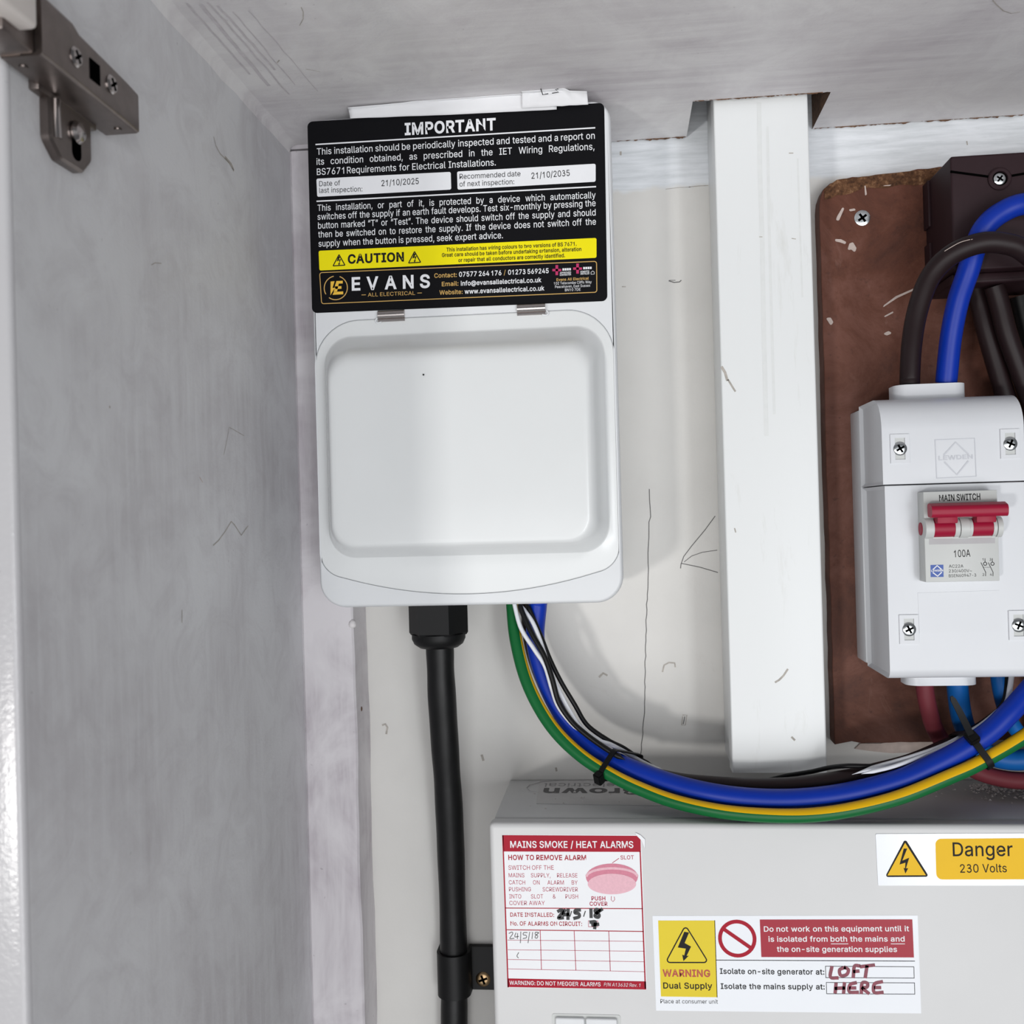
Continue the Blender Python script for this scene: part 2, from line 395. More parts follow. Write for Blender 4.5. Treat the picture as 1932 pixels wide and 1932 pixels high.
# outlines of a plain grotesque: character, advance, then closed contours in 1/1000 em
for _l in r'''
!196 67,160,63,509,132,509,128,160/98,-4,81,-1,66,9,56,24,52,41,56,58,66,73,81,83,98,86,116,83,130,73,140,58,143,41,140,24,130,9,116,-1
&448 197,-7,150,-2,110,12,78,34,54,62,39,96,34,133,37,163,47,189,85,235,140,279,216,335,237,352,255,375,262,405,258,427,245,445,226,457,201,461,168,453,145,431,137,399,145,363,169,327,204,284,438,0,364,0,171,231,121,293,87,344,78,370,75,398,79,430,91,458,109,481,134,499,165,510,200,513,235,510,266,499,290,482,308,459,320,433,324,404,315,362,291,325,256,293,154,217,110,174,100,154,97,131,100,108,109,87,124,70,143,57,166,49,193,46,223,50,251,59,301,95,321,121,336,151,346,186,349,224,408,224,405,180,397,144,371,92,345,62,333,47,305,23,271,7,234,-3
(273 89,207,101,324,132,441,177,539,236,539,191,428,161,313,151,207,160,115,188,16,236,-96,177,-96,139,-21,111,55,95,131
)273 37,-96,86,18,113,116,122,207,112,313,82,428,37,539,97,539,142,441,173,323,184,207,178,130,161,53,134,-22,97,-96
,188 38,-119,68,71,137,71,84,-119
-453 337,244,337,188,114,188,114,244
.188 95,-4,78,-1,63,9,53,24,50,41,53,59,63,73,78,83,95,87,113,83,128,73,138,59,141,41,138,24,128,9,113,-1
/249 235,533,71,-76,14,-76,178,533
0453 227,-7,174,1,130,24,95,62,69,113,53,178,48,254,53,330,69,395,95,447,130,484,174,508,227,516,279,508,323,484,358,447,384,395,400,330,405,254,400,178,384,113,359,62,323,24,279,1/227,50,261,56,290,74,313,103,330,144,340,194,344,254,340,314,330,365,313,405,290,435,261,453,227,460,192,453,163,435,140,405,123,365,113,314,109,254,113,194,123,144,140,103,163,74,192,56
1453 276,509,276,0,212,0,212,405,180,376,132,346,86,326,86,386,150,422,200,466,230,509
2453 64,0,64,47,234,229,282,282,311,327,320,371,317,397,308,419,293,436,273,449,224,460,196,457,172,447,153,433,139,413,130,390,127,362,66,362,71,405,86,442,111,473,143,496,182,511,225,516,268,511,306,497,337,474,361,445,376,411,381,372,371,318,336,259,267,180,153,60,153,57,389,57,389,0
3453 85,432,108,468,147,498,195,512,244,511,291,494,329,463,352,420,359,372,346,325,318,286,276,259,233,247,218,307,252,315,275,331,291,352,297,376,294,400,281,423,260,440,233,450,203,451,176,442,153,426,137,399/251,290,295,277,337,251,369,215,388,171,390,124,376,79,347,41,307,12,260,-5,210,-9,160,0,115,21,78,53,56,89,110,121,126,93,149,73,178,59,212,53,247,56,278,67,304,86,321,108,328,133,327,158,317,182,298,204,271,220,234,230/150,240,150,293,240,293,240,240
4453 40,105,40,158,247,509,311,509,109,166,109,163,413,163,413,105/282,0,282,121,282,146,282,318,343,318,343,0
5453 221,-7,178,-2,140,11,108,32,83,60,66,93,60,130,122,130,127,108,138,89,173,60,221,50,250,53,276,64,298,82,314,104,324,131,328,162,324,193,314,221,297,244,275,262,248,273,218,277,167,268,128,246,67,253,96,509,366,509,366,452,151,452,134,301,136,301,178,325,229,334,263,330,294,321,321,306,345,285,364,260,379,231,388,199,391,163,385,117,369,76,343,41,309,15,268,-1
6453 226,-7,182,-1,142,15,109,40,84,74,69,115,64,162,68,199,80,239,137,340,252,509,322,509,151,261,145,261,165,288,196,307,235,314,278,309,316,295,346,271,370,240,384,201,389,157,384,112,368,73,343,39,310,14,271,-2/226,48,254,52,279,63,299,79,314,101,324,128,327,157,324,187,314,213,299,235,279,251,254,262,226,265,198,262,174,252,153,235,138,214,128,188,125,158,128,128,138,102,153,79,174,63,198,52
7453 97,0,323,448,323,452,62,452,62,509,391,509,391,449,165,0
8453 226,-7,178,-2,136,11,101,33,74,62,57,96,52,135,55,166,65,195,81,220,101,241,125,256,153,265,153,267,119,282,93,308,76,342,70,380,75,417,90,450,114,477,146,498,184,511,226,516,269,511,306,498,337,477,361,450,377,417,382,380,376,342,359,308,333,282,300,267,300,265,327,256,351,241,372,220,387,195,397,166,401,135,395,96,378,62,352,33,317,11,275,-2/226,49,258,52,285,60,307,74,323,91,333,113,337,139,333,165,322,189,305,208,283,223,256,232,226,235,196,232,169,223,147,208,130,189,119,165,115,139,119,113,129,91,145,74,167,60,195,52/226,290,274,300,293,313,307,330,316,351,319,376,316,399,308,420,294,437,275,449,226,460,177,449,159,437,145,420,136,399,133,376,136,351,145,330,159,313,178,300
9453 226,516,271,510,310,494,343,468,368,434,384,393,389,347,385,309,373,270,315,168,200,0,130,0,301,248,307,248,287,221,257,202,218,195,175,199,137,214,106,237,83,269,68,307,64,352,69,397,85,436,110,469,143,494,182,510/226,460,199,457,174,446,154,429,138,407,129,381,125,352,129,322,138,295,154,274,174,257,199,247,226,243,254,247,279,257,299,273,314,295,324,321,327,350,324,381,314,407,299,429,279,446,254,457
:188 95,-4,78,-1,63,9,53,24,50,41,53,59,63,73,78,83,95,87,113,83,128,73,138,59,141,41,138,24,128,9,113,-1/95,271,78,274,63,284,53,299,50,316,53,334,63,349,78,359,95,362,113,359,128,349,138,334,141,316,138,299,128,284,113,274
?358 132,152,132,159,141,230,153,252,168,269,209,298,247,334,258,357,262,384,259,406,250,425,220,452,178,462,137,453,106,425,96,404,92,378,27,378,33,418,49,452,73,479,103,499,138,511,178,516,219,511,255,498,284,478,306,451,319,418,324,382,319,344,306,311,284,284,254,261,219,235,200,205,194,158,194,152/164,-4,146,-1,131,9,121,24,118,41,121,58,131,73,146,83,164,86,181,83,196,73,206,58,209,41,206,24,196,9,181,-1
@676 355,-135,284,-130,221,-114,167,-88,122,-53,87,-8,61,46,45,109,40,179,46,248,61,309,87,363,123,408,167,444,220,470,281,486,349,492,415,486,472,469,522,442,562,407,594,366,617,319,631,268,635,215,631,142,615,76,599,49,579,28,551,15,517,11,476,17,441,36,429,50,423,68,420,68,408,48,388,30,361,17,326,13,285,18,251,35,224,62,204,96,192,137,188,182,193,226,207,265,228,297,257,322,291,338,330,343,360,340,385,331,416,306,419,306,419,335,474,335,474,110,476,91,485,74,499,63,518,59,540,63,557,76,568,97,576,127,581,215,577,259,567,301,548,339,523,373,490,402,450,424,402,438,347,442,292,438,242,424,199,402,164,372,135,334,115,289,102,236,98,178,102,119,115,66,135,21,165,-17,201,-46,246,-68,298,-81,357,-85,412,-80,458,-69,489,-59,504,-107,464,-120,411,-131/329,65,359,68,382,78,400,95,412,118,422,185,419,221,411,249,399,269,381,282,331,292,305,288,283,277,265,260,252,239,242,185,251,125,262,101,279,81,301,69
A480 16,0,201,509,276,509,463,0,395,0,287,302,264,372,232,478,245,478,213,371,191,302,85,0/110,142,110,199,370,199,370,142
B456 60,0,60,509,241,509,289,504,329,491,359,469,381,442,394,410,398,374,395,344,387,320,356,286,315,267,315,262,339,257,363,245,385,227,402,203,414,173,418,136,413,100,400,67,377,39,344,18,301,4,247,0/125,57,245,57,296,63,330,80,349,105,355,137,352,161,342,184,327,203,306,218,279,228,248,231,125,231/125,285,238,285,288,296,308,309,323,326,333,348,336,372,330,403,313,429,283,446,240,452,125,452
C510 267,-7,205,1,150,25,104,63,70,115,48,179,40,254,48,329,70,393,104,445,150,484,205,508,267,516,340,504,373,490,402,471,427,447,448,418,463,385,473,348,408,348,389,395,357,428,315,449,267,456,223,450,184,432,150,403,125,364,109,314,103,254,109,194,125,145,151,105,184,76,223,59,267,53,315,60,357,81,389,114,408,160,473,160,463,124,448,91,428,62,402,38,373,19,341,5,305,-4
D502 219,0,96,0,96,57,215,57,272,63,318,81,354,110,379,149,394,198,399,255,394,312,379,361,354,399,320,428,275,446,221,452,93,452,93,509,225,509,294,501,353,478,399,441,433,391,455,329,462,255,455,181,433,119,398,68,351,31,291,8/125,509,125,0,60,0,60,509
E419 60,0,60,509,372,509,372,452,125,452,125,286,355,286,355,229,125,229,125,57,375,57,375,0
F410 60,0,60,509,369,509,369,452,125,452,125,278,346,278,346,221,125,221,125,0
G520 269,-7,205,1,149,25,104,64,69,116,47,179,40,254,47,329,69,393,103,445,149,484,203,508,265,516,304,513,340,504,374,489,403,469,429,445,449,416,465,384,474,349,408,349,387,393,356,427,315,448,265,456,222,450,183,432,150,404,125,364,109,314,103,254,109,194,125,145,151,105,184,76,224,59,269,53,309,57,345,71,374,93,396,123,410,160,415,202,434,199,283,199,283,256,478,256,478,200,471,141,451,91,419,50,377,19,326,0
H517 60,0,60,509,125,509,125,289,392,289,392,509,457,509,457,0,392,0,392,232,125,232,125,0
I300 31,0,31,57,118,57,118,452,31,452,31,509,269,509,269,452,183,452,183,57,269,57,269,0
J396 185,-7,124,3,75,33,44,81,33,145,33,173,98,173,98,145,104,104,122,74,149,56,185,50,220,56,248,74,266,104,272,145,272,509,336,509,336,145,326,81,294,33,246,3
K467 104,145,104,216,139,261,174,303,212,344,364,509,448,509,231,276,228,276/60,0,60,509,125,509,125,334,124,225,125,193,125,0/372,0,188,259,228,309,449,0
L393 60,0,60,509,125,509,125,57,361,57,361,0
M628 60,0,60,509,152,509,277,187,287,159,299,123,311,84,322,49,307,49,318,83,330,121,342,158,352,187,476,509,568,509,568,0,504,0,504,291,504,327,505,369,506,413,507,457,513,457,498,409,482,363,467,322,456,291,342,0,286,0,170,291,159,321,145,361,129,408,112,457,119,457,120,416,121,372,122,328,122,291,122,0
N523 60,0,60,509,136,509,343,183,363,151,388,107,414,55,405,54,401,108,399,157,399,195,399,509,463,509,463,0,387,0,202,290,177,331,148,381,108,452,119,454,122,384,124,328,125,291,125,0
O533 267,-7,205,1,150,25,105,63,70,115,48,179,40,254,48,329,70,393,105,445,150,484,205,508,267,516,329,508,384,484,429,445,464,393,486,329,493,254,486,179,464,115,429,63,384,25,329,1/267,53,310,59,349,76,383,105,408,144,425,194,430,254,425,314,408,365,383,404,349,433,310,450,267,456,223,450,184,433,151,404,125,364,109,314,103,254,109,194,125,144,151,105,184,76,223,59
P445 60,0,60,509,235,509,289,503,332,487,366,462,390,430,404,391,409,348,404,304,390,265,366,233,332,207,289,191,235,186,109,186,109,242,233,242,269,246,297,256,318,272,333,294,342,319,344,348,342,376,333,402,318,423,297,439,268,449,232,452,125,452,125,0
Q533 245,159,313,159,369,85,384,65,468,-48,401,-48,346,27,331,46/267,-7,205,1,150,25,105,63,70,115,48,179,40,254,48,329,70,393,105,445,150,484,205,508,267,516,329,508,384,484,429,445,464,393,486,329,493,254,486,179,464,115,429,63,384,25,329,1/267,53,310,59,349,76,383,105,408,144,425,194,430,254,425,314,408,365,383,404,349,433,310,450,267,456,223,450,184,433,151,404,125,364,109,314,103,254,109,194,125,144,151,105,184,76,223,59
R449 60,0,60,509,236,509,290,504,333,489,367,465,390,433,405,395,409,352,405,309,390,271,367,240,333,217,289,203,236,198,96,198,96,255,234,255,269,258,298,267,319,281,334,300,342,324,345,352,342,380,334,405,319,425,298,440,269,449,233,452,125,452,125,0/353,0,230,229,303,229,428,0
S447 224,-9,172,-4,128,9,91,31,64,60,46,96,38,137,104,137,110,110,123,88,142,71,166,59,224,49,257,52,286,60,311,74,329,92,341,114,346,139,342,161,332,179,296,205,245,222,184,239,128,260,86,289,60,326,52,372,58,413,75,448,102,476,138,498,180,511,227,516,275,511,316,498,351,476,377,449,394,415,401,378,337,378,326,412,302,437,267,453,225,459,194,456,167,448,145,435,129,418,118,398,115,376,119,352,131,334,169,308,212,293,264,279,312,264,359,238,395,198,405,171,408,139,403,99,386,64,360,34,323,11,278,-4
T449 32,452,32,509,417,509,417,452,257,452,257,0,193,0,193,452
U517 259,-8,203,-2,154,15,114,43,85,80,66,124,60,173,60,509,124,509,124,178,128,144,141,113,160,87,187,68,220,56,259,52,298,56,331,68,357,87,377,113,389,144,393,178,393,509,457,509,457,173,451,124,433,80,403,43,363,15,315,-2
V480 204,0,16,509,84,509,192,206,215,137,248,31,235,31,267,138,290,206,395,509,463,509,278,0
W686 155,0,16,509,82,509,163,196,175,145,187,94,197,40,189,40,200,94,211,145,224,196,306,509,380,509,462,196,474,145,486,94,497,40,488,40,499,94,510,145,523,196,603,509,670,509,530,0,455,0,368,323,351,391,336,475,350,475,335,395,318,323,230,0
X474 18,0,217,284,217,236,29,509,104,509,178,400,204,361,223,329,243,292,232,292,252,329,272,361,298,400,374,509,446,509,259,239,259,287,456,0,382,0,292,129,268,165,250,195,230,231,244,231,225,196,206,166,182,129,91,0
Y472 203,0,203,208,16,509,91,509,192,344,222,292,250,230,224,230,251,293,280,344,381,509,455,509,268,208,268,0
Z438 42,0,42,46,273,385,306,431,341,476,348,454,285,452,223,452,40,452,40,509,397,509,397,462,169,129,134,81,97,33,90,54,152,57,214,57,399,57,399,0
a389 160,-9,126,-5,94,5,68,22,48,45,35,73,30,108,34,138,43,161,58,179,78,193,125,211,178,220,234,227,265,235,273,243,276,255,276,257,267,297,240,322,196,331,149,322,118,301,100,274,41,291,57,322,79,346,104,364,133,375,194,384,239,379,286,360,306,343,322,320,333,290,337,251,337,0,277,0,277,52,272,52,252,25,215,1/170,45,202,49,228,59,248,74,263,93,272,115,276,138,276,190,259,182,231,176,200,171,175,168,134,159,103,139,95,124,92,105,102,72,130,52
b424 229,-8,198,-5,172,4,138,31,118,59,112,59,112,0,53,0,53,509,114,509,114,319,118,319,137,346,171,373,197,381,229,384,274,378,313,361,345,332,370,293,385,245,390,189,385,133,370,84,346,45,313,16,274,-2/220,47,253,51,279,66,301,88,316,117,325,151,328,189,325,227,316,261,301,290,280,311,253,325,220,330,188,325,161,312,140,291,125,263,116,229,113,189,116,150,125,115,140,86,162,65,188,51
c396 207,-8,159,-2,117,16,82,46,56,85,40,133,34,187,40,243,56,291,82,330,117,360,159,378,207,384,260,377,305,356,340,322,362,277,303,262,290,289,270,311,242,325,207,330,173,325,145,310,124,287,108,258,99,224,96,187,99,151,108,117,124,89,145,66,173,51,207,46,243,52,271,66,292,89,304,117,363,102,341,56,306,21,261,-1
d424 195,-8,151,-2,111,16,79,45,55,84,39,133,34,189,39,245,55,293,79,332,112,361,151,378,196,384,228,381,253,373,287,346,306,319,311,319,311,509,372,509,372,0,313,0,313,59,307,59,287,31,252,4,227,-5/205,47,236,51,263,65,284,86,299,115,309,150,312,189,309,229,300,263,284,291,263,312,237,325,205,330,172,325,145,311,124,290,108,261,99,227,96,189,99,151,109,117,124,88,145,66,172,51
e404 212,-8,161,-2,117,16,82,46,56,85,40,132,34,187,39,242,55,290,81,329,115,359,157,378,205,384,266,374,294,361,319,341,341,315,357,282,368,242,371,194,371,169,75,169,75,221,338,221,310,202,307,237,298,269,283,294,263,314,237,326,205,330,173,326,146,313,125,294,109,270,99,241,96,211,96,178,100,139,110,106,128,80,151,61,179,50,212,46,254,53,285,73,306,105,365,91,353,63,335,39,311,19,283,4,249,-5
f254 228,379,228,327,6,327,6,379/81,0,81,432,84,461,96,486,113,505,135,519,187,530,222,527,243,521,227,468,215,472,195,474,171,470,154,460,145,443,142,419,142,0
g425 207,-151,168,-148,134,-140,82,-110,51,-69,101,-41,122,-66,154,-88,207,-97,249,-92,282,-75,304,-47,311,-6,311,68,306,68,287,41,252,16,227,8,195,5,152,10,113,27,80,53,55,90,39,136,34,191,39,246,55,293,80,332,112,361,152,378,196,384,228,382,253,373,288,346,308,319,313,319,313,379,372,379,372,-9,367,-54,350,-90,324,-117,291,-136,251,-147/205,59,237,63,264,75,285,95,300,121,309,154,312,193,309,231,300,264,285,291,264,312,237,325,205,330,172,325,145,312,124,290,109,262,99,229,96,193,99,155,109,123,124,96,145,76,172,63
h410 114,227,114,0,53,0,53,509,114,509,114,287,102,287,124,332,152,362,187,379,227,384,264,380,295,369,321,349,341,321,353,285,357,240,357,0,296,0,296,235,290,275,273,304,246,323,210,329,184,326,161,317,141,303,126,283,117,257
i167 53,0,53,379,114,379,114,0/84,443,67,446,54,455,44,468,41,483,44,499,54,512,67,521,84,524,100,521,114,512,123,499,126,483,123,468,114,455,100,446
j167 53,379,114,379,114,-30,111,-63,102,-90,86,-113,65,-129,37,-139,4,-143,-10,-143,-10,-87,2,-87,25,-83,40,-72,50,-54,53,-29/83,443,67,446,53,455,44,468,41,483,44,499,53,512,67,521,83,524,100,521,114,512,123,499,126,483,123,468,114,455,100,446
k381 110,137,110,212,121,212,284,379,360,379,184,199,177,199/53,0,53,509,114,509,114,0/294,0,148,186,191,229,372,0
l189 139,-2,101,3,74,20,58,47,53,84,53,509,114,509,114,99,120,62,130,54,146,52,160,53,170,54,181,3,162,-1
m610 53,0,53,379,112,379,112,295,108,295,118,323,132,346,172,376,219,386,257,380,287,361,309,331,321,295,312,295,322,321,337,343,381,375,437,386,468,383,497,372,522,354,541,328,553,296,557,255,557,0,496,0,496,254,490,289,473,313,447,326,419,330,395,328,374,320,345,290,335,247,335,0,274,0,274,260,269,288,253,311,229,326,199,330,158,320,140,307,126,289,117,266,114,238,114,0
n410 114,227,114,0,53,0,53,379,112,379,112,287,102,287,124,332,152,362,187,379,227,384,264,380,295,369,321,349,341,321,353,285,357,240,357,0,296,0,296,235,290,275,273,304,246,323,210,329,184,326,161,317,141,303,126,283,117,257
o415 207,-8,159,-2,117,16,82,46,56,85,40,133,34,187,40,243,56,291,82,330,117,360,159,378,207,384,256,378,299,360,333,330,359,291,376,243,381,187,376,133,359,85,333,46,299,16,256,-2/207,46,242,51,270,66,292,89,307,117,316,151,319,187,316,224,307,258,292,287,270,310,242,325,207,330,173,325,145,310,124,287,108,258,99,224,96,187,99,151,108,117,124,89,145,66,173,51
p424 53,-143,53,379,112,379,112,319,118,319,137,346,171,373,197,381,229,384,274,378,313,361,345,332,370,293,385,245,390,189,385,133,370,84,346,45,313,16,274,-2,229,-8,198,-5,173,4,138,31,118,59,114,59,114,-143/220,47,253,51,279,66,301,88,316,117,325,151,328,189,325,227,316,261,301,290,280,311,253,325,220,330,188,325,161,312,140,291,125,263,116,229,113,189,116,150,125,115,140,86,162,65,188,51
q424 372,-143,311,-143,311,59,306,59,287,31,252,4,227,-5,195,-8,151,-2,111,16,79,45,55,84,39,133,34,189,39,245,55,293,79,332,112,361,151,378,196,384,228,381,253,373,287,346,307,319,313,319,313,379,372,379/205,47,236,51,263,65,284,86,299,115,309,150,312,189,309,229,300,263,284,291,263,312,237,325,205,330,172,325,145,311,124,290,108,261,99,227,96,189,99,151,109,117,124,88,145,66,172,51
r259 53,0,53,379,112,379,112,321,115,321,130,347,152,367,181,380,213,385,229,384,243,384,243,322,230,324,207,326,182,323,159,315,140,301,126,284,117,262,114,237,114,0
s365 182,-8,145,-5,112,3,84,18,62,38,45,63,36,94,94,107,105,79,124,60,150,49,181,45,217,50,244,62,262,81,268,103,265,121,254,136,237,147,212,155,149,170,104,186,72,208,53,237,47,274,51,305,65,332,87,354,115,370,149,381,187,384,223,381,254,372,279,358,299,339,324,290,268,277,258,298,243,316,219,328,187,333,156,329,131,317,114,299,109,277,112,258,124,243,172,223,229,209,275,194,306,171,325,142,331,107,326,75,312,47,290,24,260,6,223,-5
t227 204,379,204,327,6,327,6,379/65,471,126,471,126,98,128,76,136,61,150,53,170,50,185,51,202,54,213,2,192,-3,168,-4,125,2,92,21,72,52,65,93
u410 182,-5,146,-1,115,11,89,31,69,59,57,95,53,139,53,379,114,379,114,144,119,105,137,75,164,56,200,50,226,53,249,62,268,77,283,97,293,122,296,153,296,379,357,379,357,0,298,0,298,92,307,92,286,47,257,17,222,0
v389 163,0,17,379,84,379,165,155,187,87,206,21,184,21,203,87,224,155,305,379,371,379,226,0
w567 138,0,23,379,87,379,133,214,154,137,175,41,165,41,186,135,206,214,252,379,316,379,362,214,382,136,402,41,391,41,413,135,434,214,480,379,545,379,429,0,368,0,319,172,305,225,291,280,277,338,291,338,277,280,263,225,248,172,199,0
x379 21,0,171,218,171,171,29,379,100,379,147,306,179,253,207,206,175,206,202,253,233,306,282,379,352,379,209,169,209,214,358,0,287,0,231,85,200,136,173,182,205,182,178,136,148,85,91,0
y389 47,-139,61,-86,71,-87,104,-89,130,-74,151,-36,163,-1,17,379,84,379,165,155,187,87,206,21,184,21,202,87,224,155,305,379,371,379,204,-58,177,-107,139,-136,91,-145,65,-143
z380 42,0,42,46,254,320,254,323,48,323,48,379,333,379,333,331,126,60,126,56,339,56,339,0
~453 52,150,55,188,66,218,82,240,103,255,151,266,197,256,246,221,275,198,299,192,318,196,332,207,341,226,344,253,400,253,397,215,386,185,370,163,349,148,301,137,254,148,207,182,177,204,154,210,136,207,121,196,111,178,108,150
“300 52,318,104,509,151,509,121,318/175,318,228,509,274,509,244,318
”300 52,318,82,509,151,509,98,318/175,318,205,509,274,509,222,318
'''.strip().split('\n'):
    _a, _c = _l[1:].split(' ', 1)
    _cs = []
    for _k in _c.split('/'):
        _v = [int(q) / 1000 for q in _k.split(',')]; _cs.append(list(zip(_v[0::2], _v[1::2])))
    GLYPHS[_l[0]] = (int(_a) / 1000, _cs)
def embolden(cons, k):
    area = lambda c: sum(c[i - 1][0] * c[i][1] - c[i][0] * c[i - 1][1] for i in range(len(c)))
    sg = 1 if max((area(c) for c in cons), key=abs) > 0 else -1      # outer contours all turn this way
    out = []
    for c in cons:
        c = [p for i, p in enumerate(c) if (Vector(p) - Vector(c[i - 1])).length > 0.012]; q = []
        for i in range(len(c)):
            p0, p, p1 = Vector(c[i - 1]), Vector(c[i]), Vector(c[(i + 1) % len(c)])
            e0, e1 = (p - p0).normalized(), (p1 - p).normalized()
            n0, n1 = Vector((e0.y, -e0.x)), Vector((e1.y, -e1.x)); m = n0 + n1
            if m.length < 0.2: m = n0
            m.normalize(); r = p + m * (sg * k / max(0.7, m.dot(n0))); q.append((r.x, r.y))
        out.append(q)
    return out
_gc = {}
def glyph_mesh(ch, bold):
    """each outer contour is filled on its own (with the holes inside it), so overlapping strokes do not cancel"""
    if (ch, bold) in _gc: return _gc[ch, bold]
    cons = GLYPHS[ch][1]; cons = embolden(cons, bold) if bold else cons
    area = lambda c: sum(c[i - 1][0] * c[i][1] - c[i][0] * c[i - 1][1] for i in range(len(c)))
    ref = max((area(c) for c in cons), key=abs)
    outer = [c for c in cons if area(c) * ref > 0]; holes = [c for c in cons if area(c) * ref < 0]
    def inside(p, c):
        r = False
        for i in range(len(c)):
            a, b = c[i - 1], c[i]
            if (a[1] > p[1]) != (b[1] > p[1]) and p[0] < (b[0] - a[0]) * (p[1] - a[1]) / (b[1] - a[1]) + a[0]: r = not r
        return r
    V = []; F = []
    for oc in outer:
        hs = [h for h in holes if inside(h[0], oc)]
        cu_ = bpy.data.curves.new('t', 'CURVE'); cu_.dimensions = '2D'; cu_.fill_mode = 'FRONT'
        for con in [oc] + hs:
            sp = cu_.splines.new('POLY'); sp.points.add(len(con) - 1); sp.use_cyclic_u = True
            for i, (px, py) in enumerate(con): sp.points[i].co = (px, py, 0, 1)
        o = bpy.data.objects.new('t', cu_); m = bpy.data.meshes.new_from_object(o); k0 = len(V)
        V += [(v.co.x, v.co.y, outer.index(oc)) for v in m.vertices]; F += [tuple(i + k0 for i in p.vertices) for p in m.polygons]
        bpy.data.objects.remove(o); bpy.data.curves.remove(cu_); bpy.data.meshes.remove(m)
    _gc[ch, bold] = (V, F); return V, F
_tc = {}
def word_mesh(w, bold):
    key = (w, bold)
    if key not in _tc:
        V = []; F = []; x = 0.0
        for ch in w:
            adv, cons = GLYPHS[ch]
            gv, gf = glyph_mesh(ch, bold); k0 = len(V)
            V += [(p[0] + x, p[1], p[2]) for p in gv]; F += [tuple(i + k0 for i in f) for f in gf]
            x += adv + bold * 1.2
        x0 = min((v[0] for v in V), default=0); x1 = max((v[0] for v in V), default=0.3)
        _tc[key] = ([(v[0] - x0, v[1], v[2]) for v in V], F, x1 - x0)
    return _tc[key]
CAP = 0.509
def text(mb, s, p0, p1, d, cap, bold=0.0, xs=None, mi=0, slant=0.0):
    """one line whose baseline runs between two photo pixels on the plane d; cap height in photo pixels.
    xs: letter width factor, the spare width going between the words; None stretches the line to fit"""
    A, B = Vector(at(*p0, d)), Vector(at(*p1, d))
    e1 = B - A; width = e1.length; e1.normalize(); e2 = Vector((-e1.y, e1.x))
    size = cap * (DIST - d) / FPX / CAP
    ws = s.split(' ')
    ms = [word_mesh(w, bold) for w in ws]
    tot = sum(m[2] for m in ms); sp = 0.26
    if xs is None:
        k = width / (size * (tot + sp * (len(ws) - 1))); gap = sp * size * k
    else:
        k = xs; gap = (width - tot * size * k) / max(1, len(ws) - 1)
        if gap < 0.12 * size * k: k = width / (size * (tot + sp * (len(ws) - 1))); gap = sp * size * k
    x = 0.0
    for V, F, w in ms:
        pts = []
        for a, b, lv in V:
            q = A + e1 * (x + (a + slant * b) * size * k) + e2 * (b * size)
            pts.append((q.x, -d - 0.018 * lv, q.y))
        mb.add(pts, F, mi); x += w * size * k + gap
    return k
def px_poly(pts, d): return [at(p[0], p[1], d) for p in pts]
def bolt_shape(c, h, tilt=0.0):
    """lightning arrow of height h about c"""
    P = [(0.18, 0.5), (-0.08, 0.5), (-0.26, -0.02), (0.02, 0.06), (-0.06, -0.26), (-0.16, -0.24), (-0.03, -0.5), (0.16, -0.18), (0.06, -0.21), (0.24, 0.20), (-0.03, 0.13)]
    P2 = [(0.16, 0.5), (-0.06, 0.5), (-0.26, -0.04), (0.06, 0.07), (-0.02, -0.26), (-0.12, -0.27), (-0.01, -0.5), (0.13, -0.25), (0.05, -0.25), (0.24, 0.22), (-0.02, 0.13)]
    return [(c[0] + x * h, c[1] + y * h) for x, y in P2]
def tri_fill(poly):
    return poly

# =================================================================== STRUCTURE
XL, ZC = -169.5, 201.3          # left wall face, ceiling underside
FRONT = 285.0                   # depth of the cupboard
# back wall with its marks
wb = struct(new_obj('wall_back', *box(-190, 420, -14, 0, -520, 300), M['wall_back']), 'cream painted cupboard back wall behind the electrical boxes')
# left side panel, its front edge rounded
prof = round_poly([(XL, 2), (XL, -FRONT), (XL - 20, -FRONT), (XL - 20, 2)], [0, 2.2, 2.2, 0], 5)
wl = struct(new_obj('wall_left', *loft([[(p[0], p[1], -520) for p in prof], [(p[0], p[1], ZC + 20) for p in prof]]), [M['wall_left'], M['edge']], None, 40), 'grey white brushed side panel of the cupboard')
for p in wl.data.polygons:
    if p.center.y * 1000 + ORG[wl.name].y < -FRONT + 2.1: p.material_index = 1
# ceiling board with the notch cut round the trunking
NX0, NX1, ND = 40.4, 106.2, 48.5
def ragged(a, b, n, amp):
    out = []
    for i in range(n + 1):
        t = i / n; out.append((a[0] + (b[0] - a[0]) * t + random.uniform(-amp, amp) * 0.3, a[1] + (b[1] - a[1]) * t + random.uniform(-amp, amp)))
    return out
ceil_out = [(XL, -FRONT), (XL, -0.4)] + ragged((XL + 30, -1.5), (NX0, -1.5), 130, 0.9)[1:-1] + [(NX0, -0.5)] + \
    [(NX0, -ND)] + ragged((NX0 + 2, -ND), (NX1 - 2, -ND), 60, 0.7) + [(NX1, -ND)] + [(NX1, -0.5)] + ragged((NX1 + 2, -1.2), (420, -1.2), 160, 0.8) + [(420, -FRONT)]
ce = struct(new_obj('ceiling', *loft([[(p[0], p[1], ZC) for p in ceil_out], [(p[0], p[1], ZC + 18) for p in ceil_out]]), [M['ceiling'], M['raw']]), 'grey white brushed shelf board forming the cupboard ceiling')
for p in ce.data.polygons:
    if abs(p.normal.z) < 0.5: p.material_index = 1
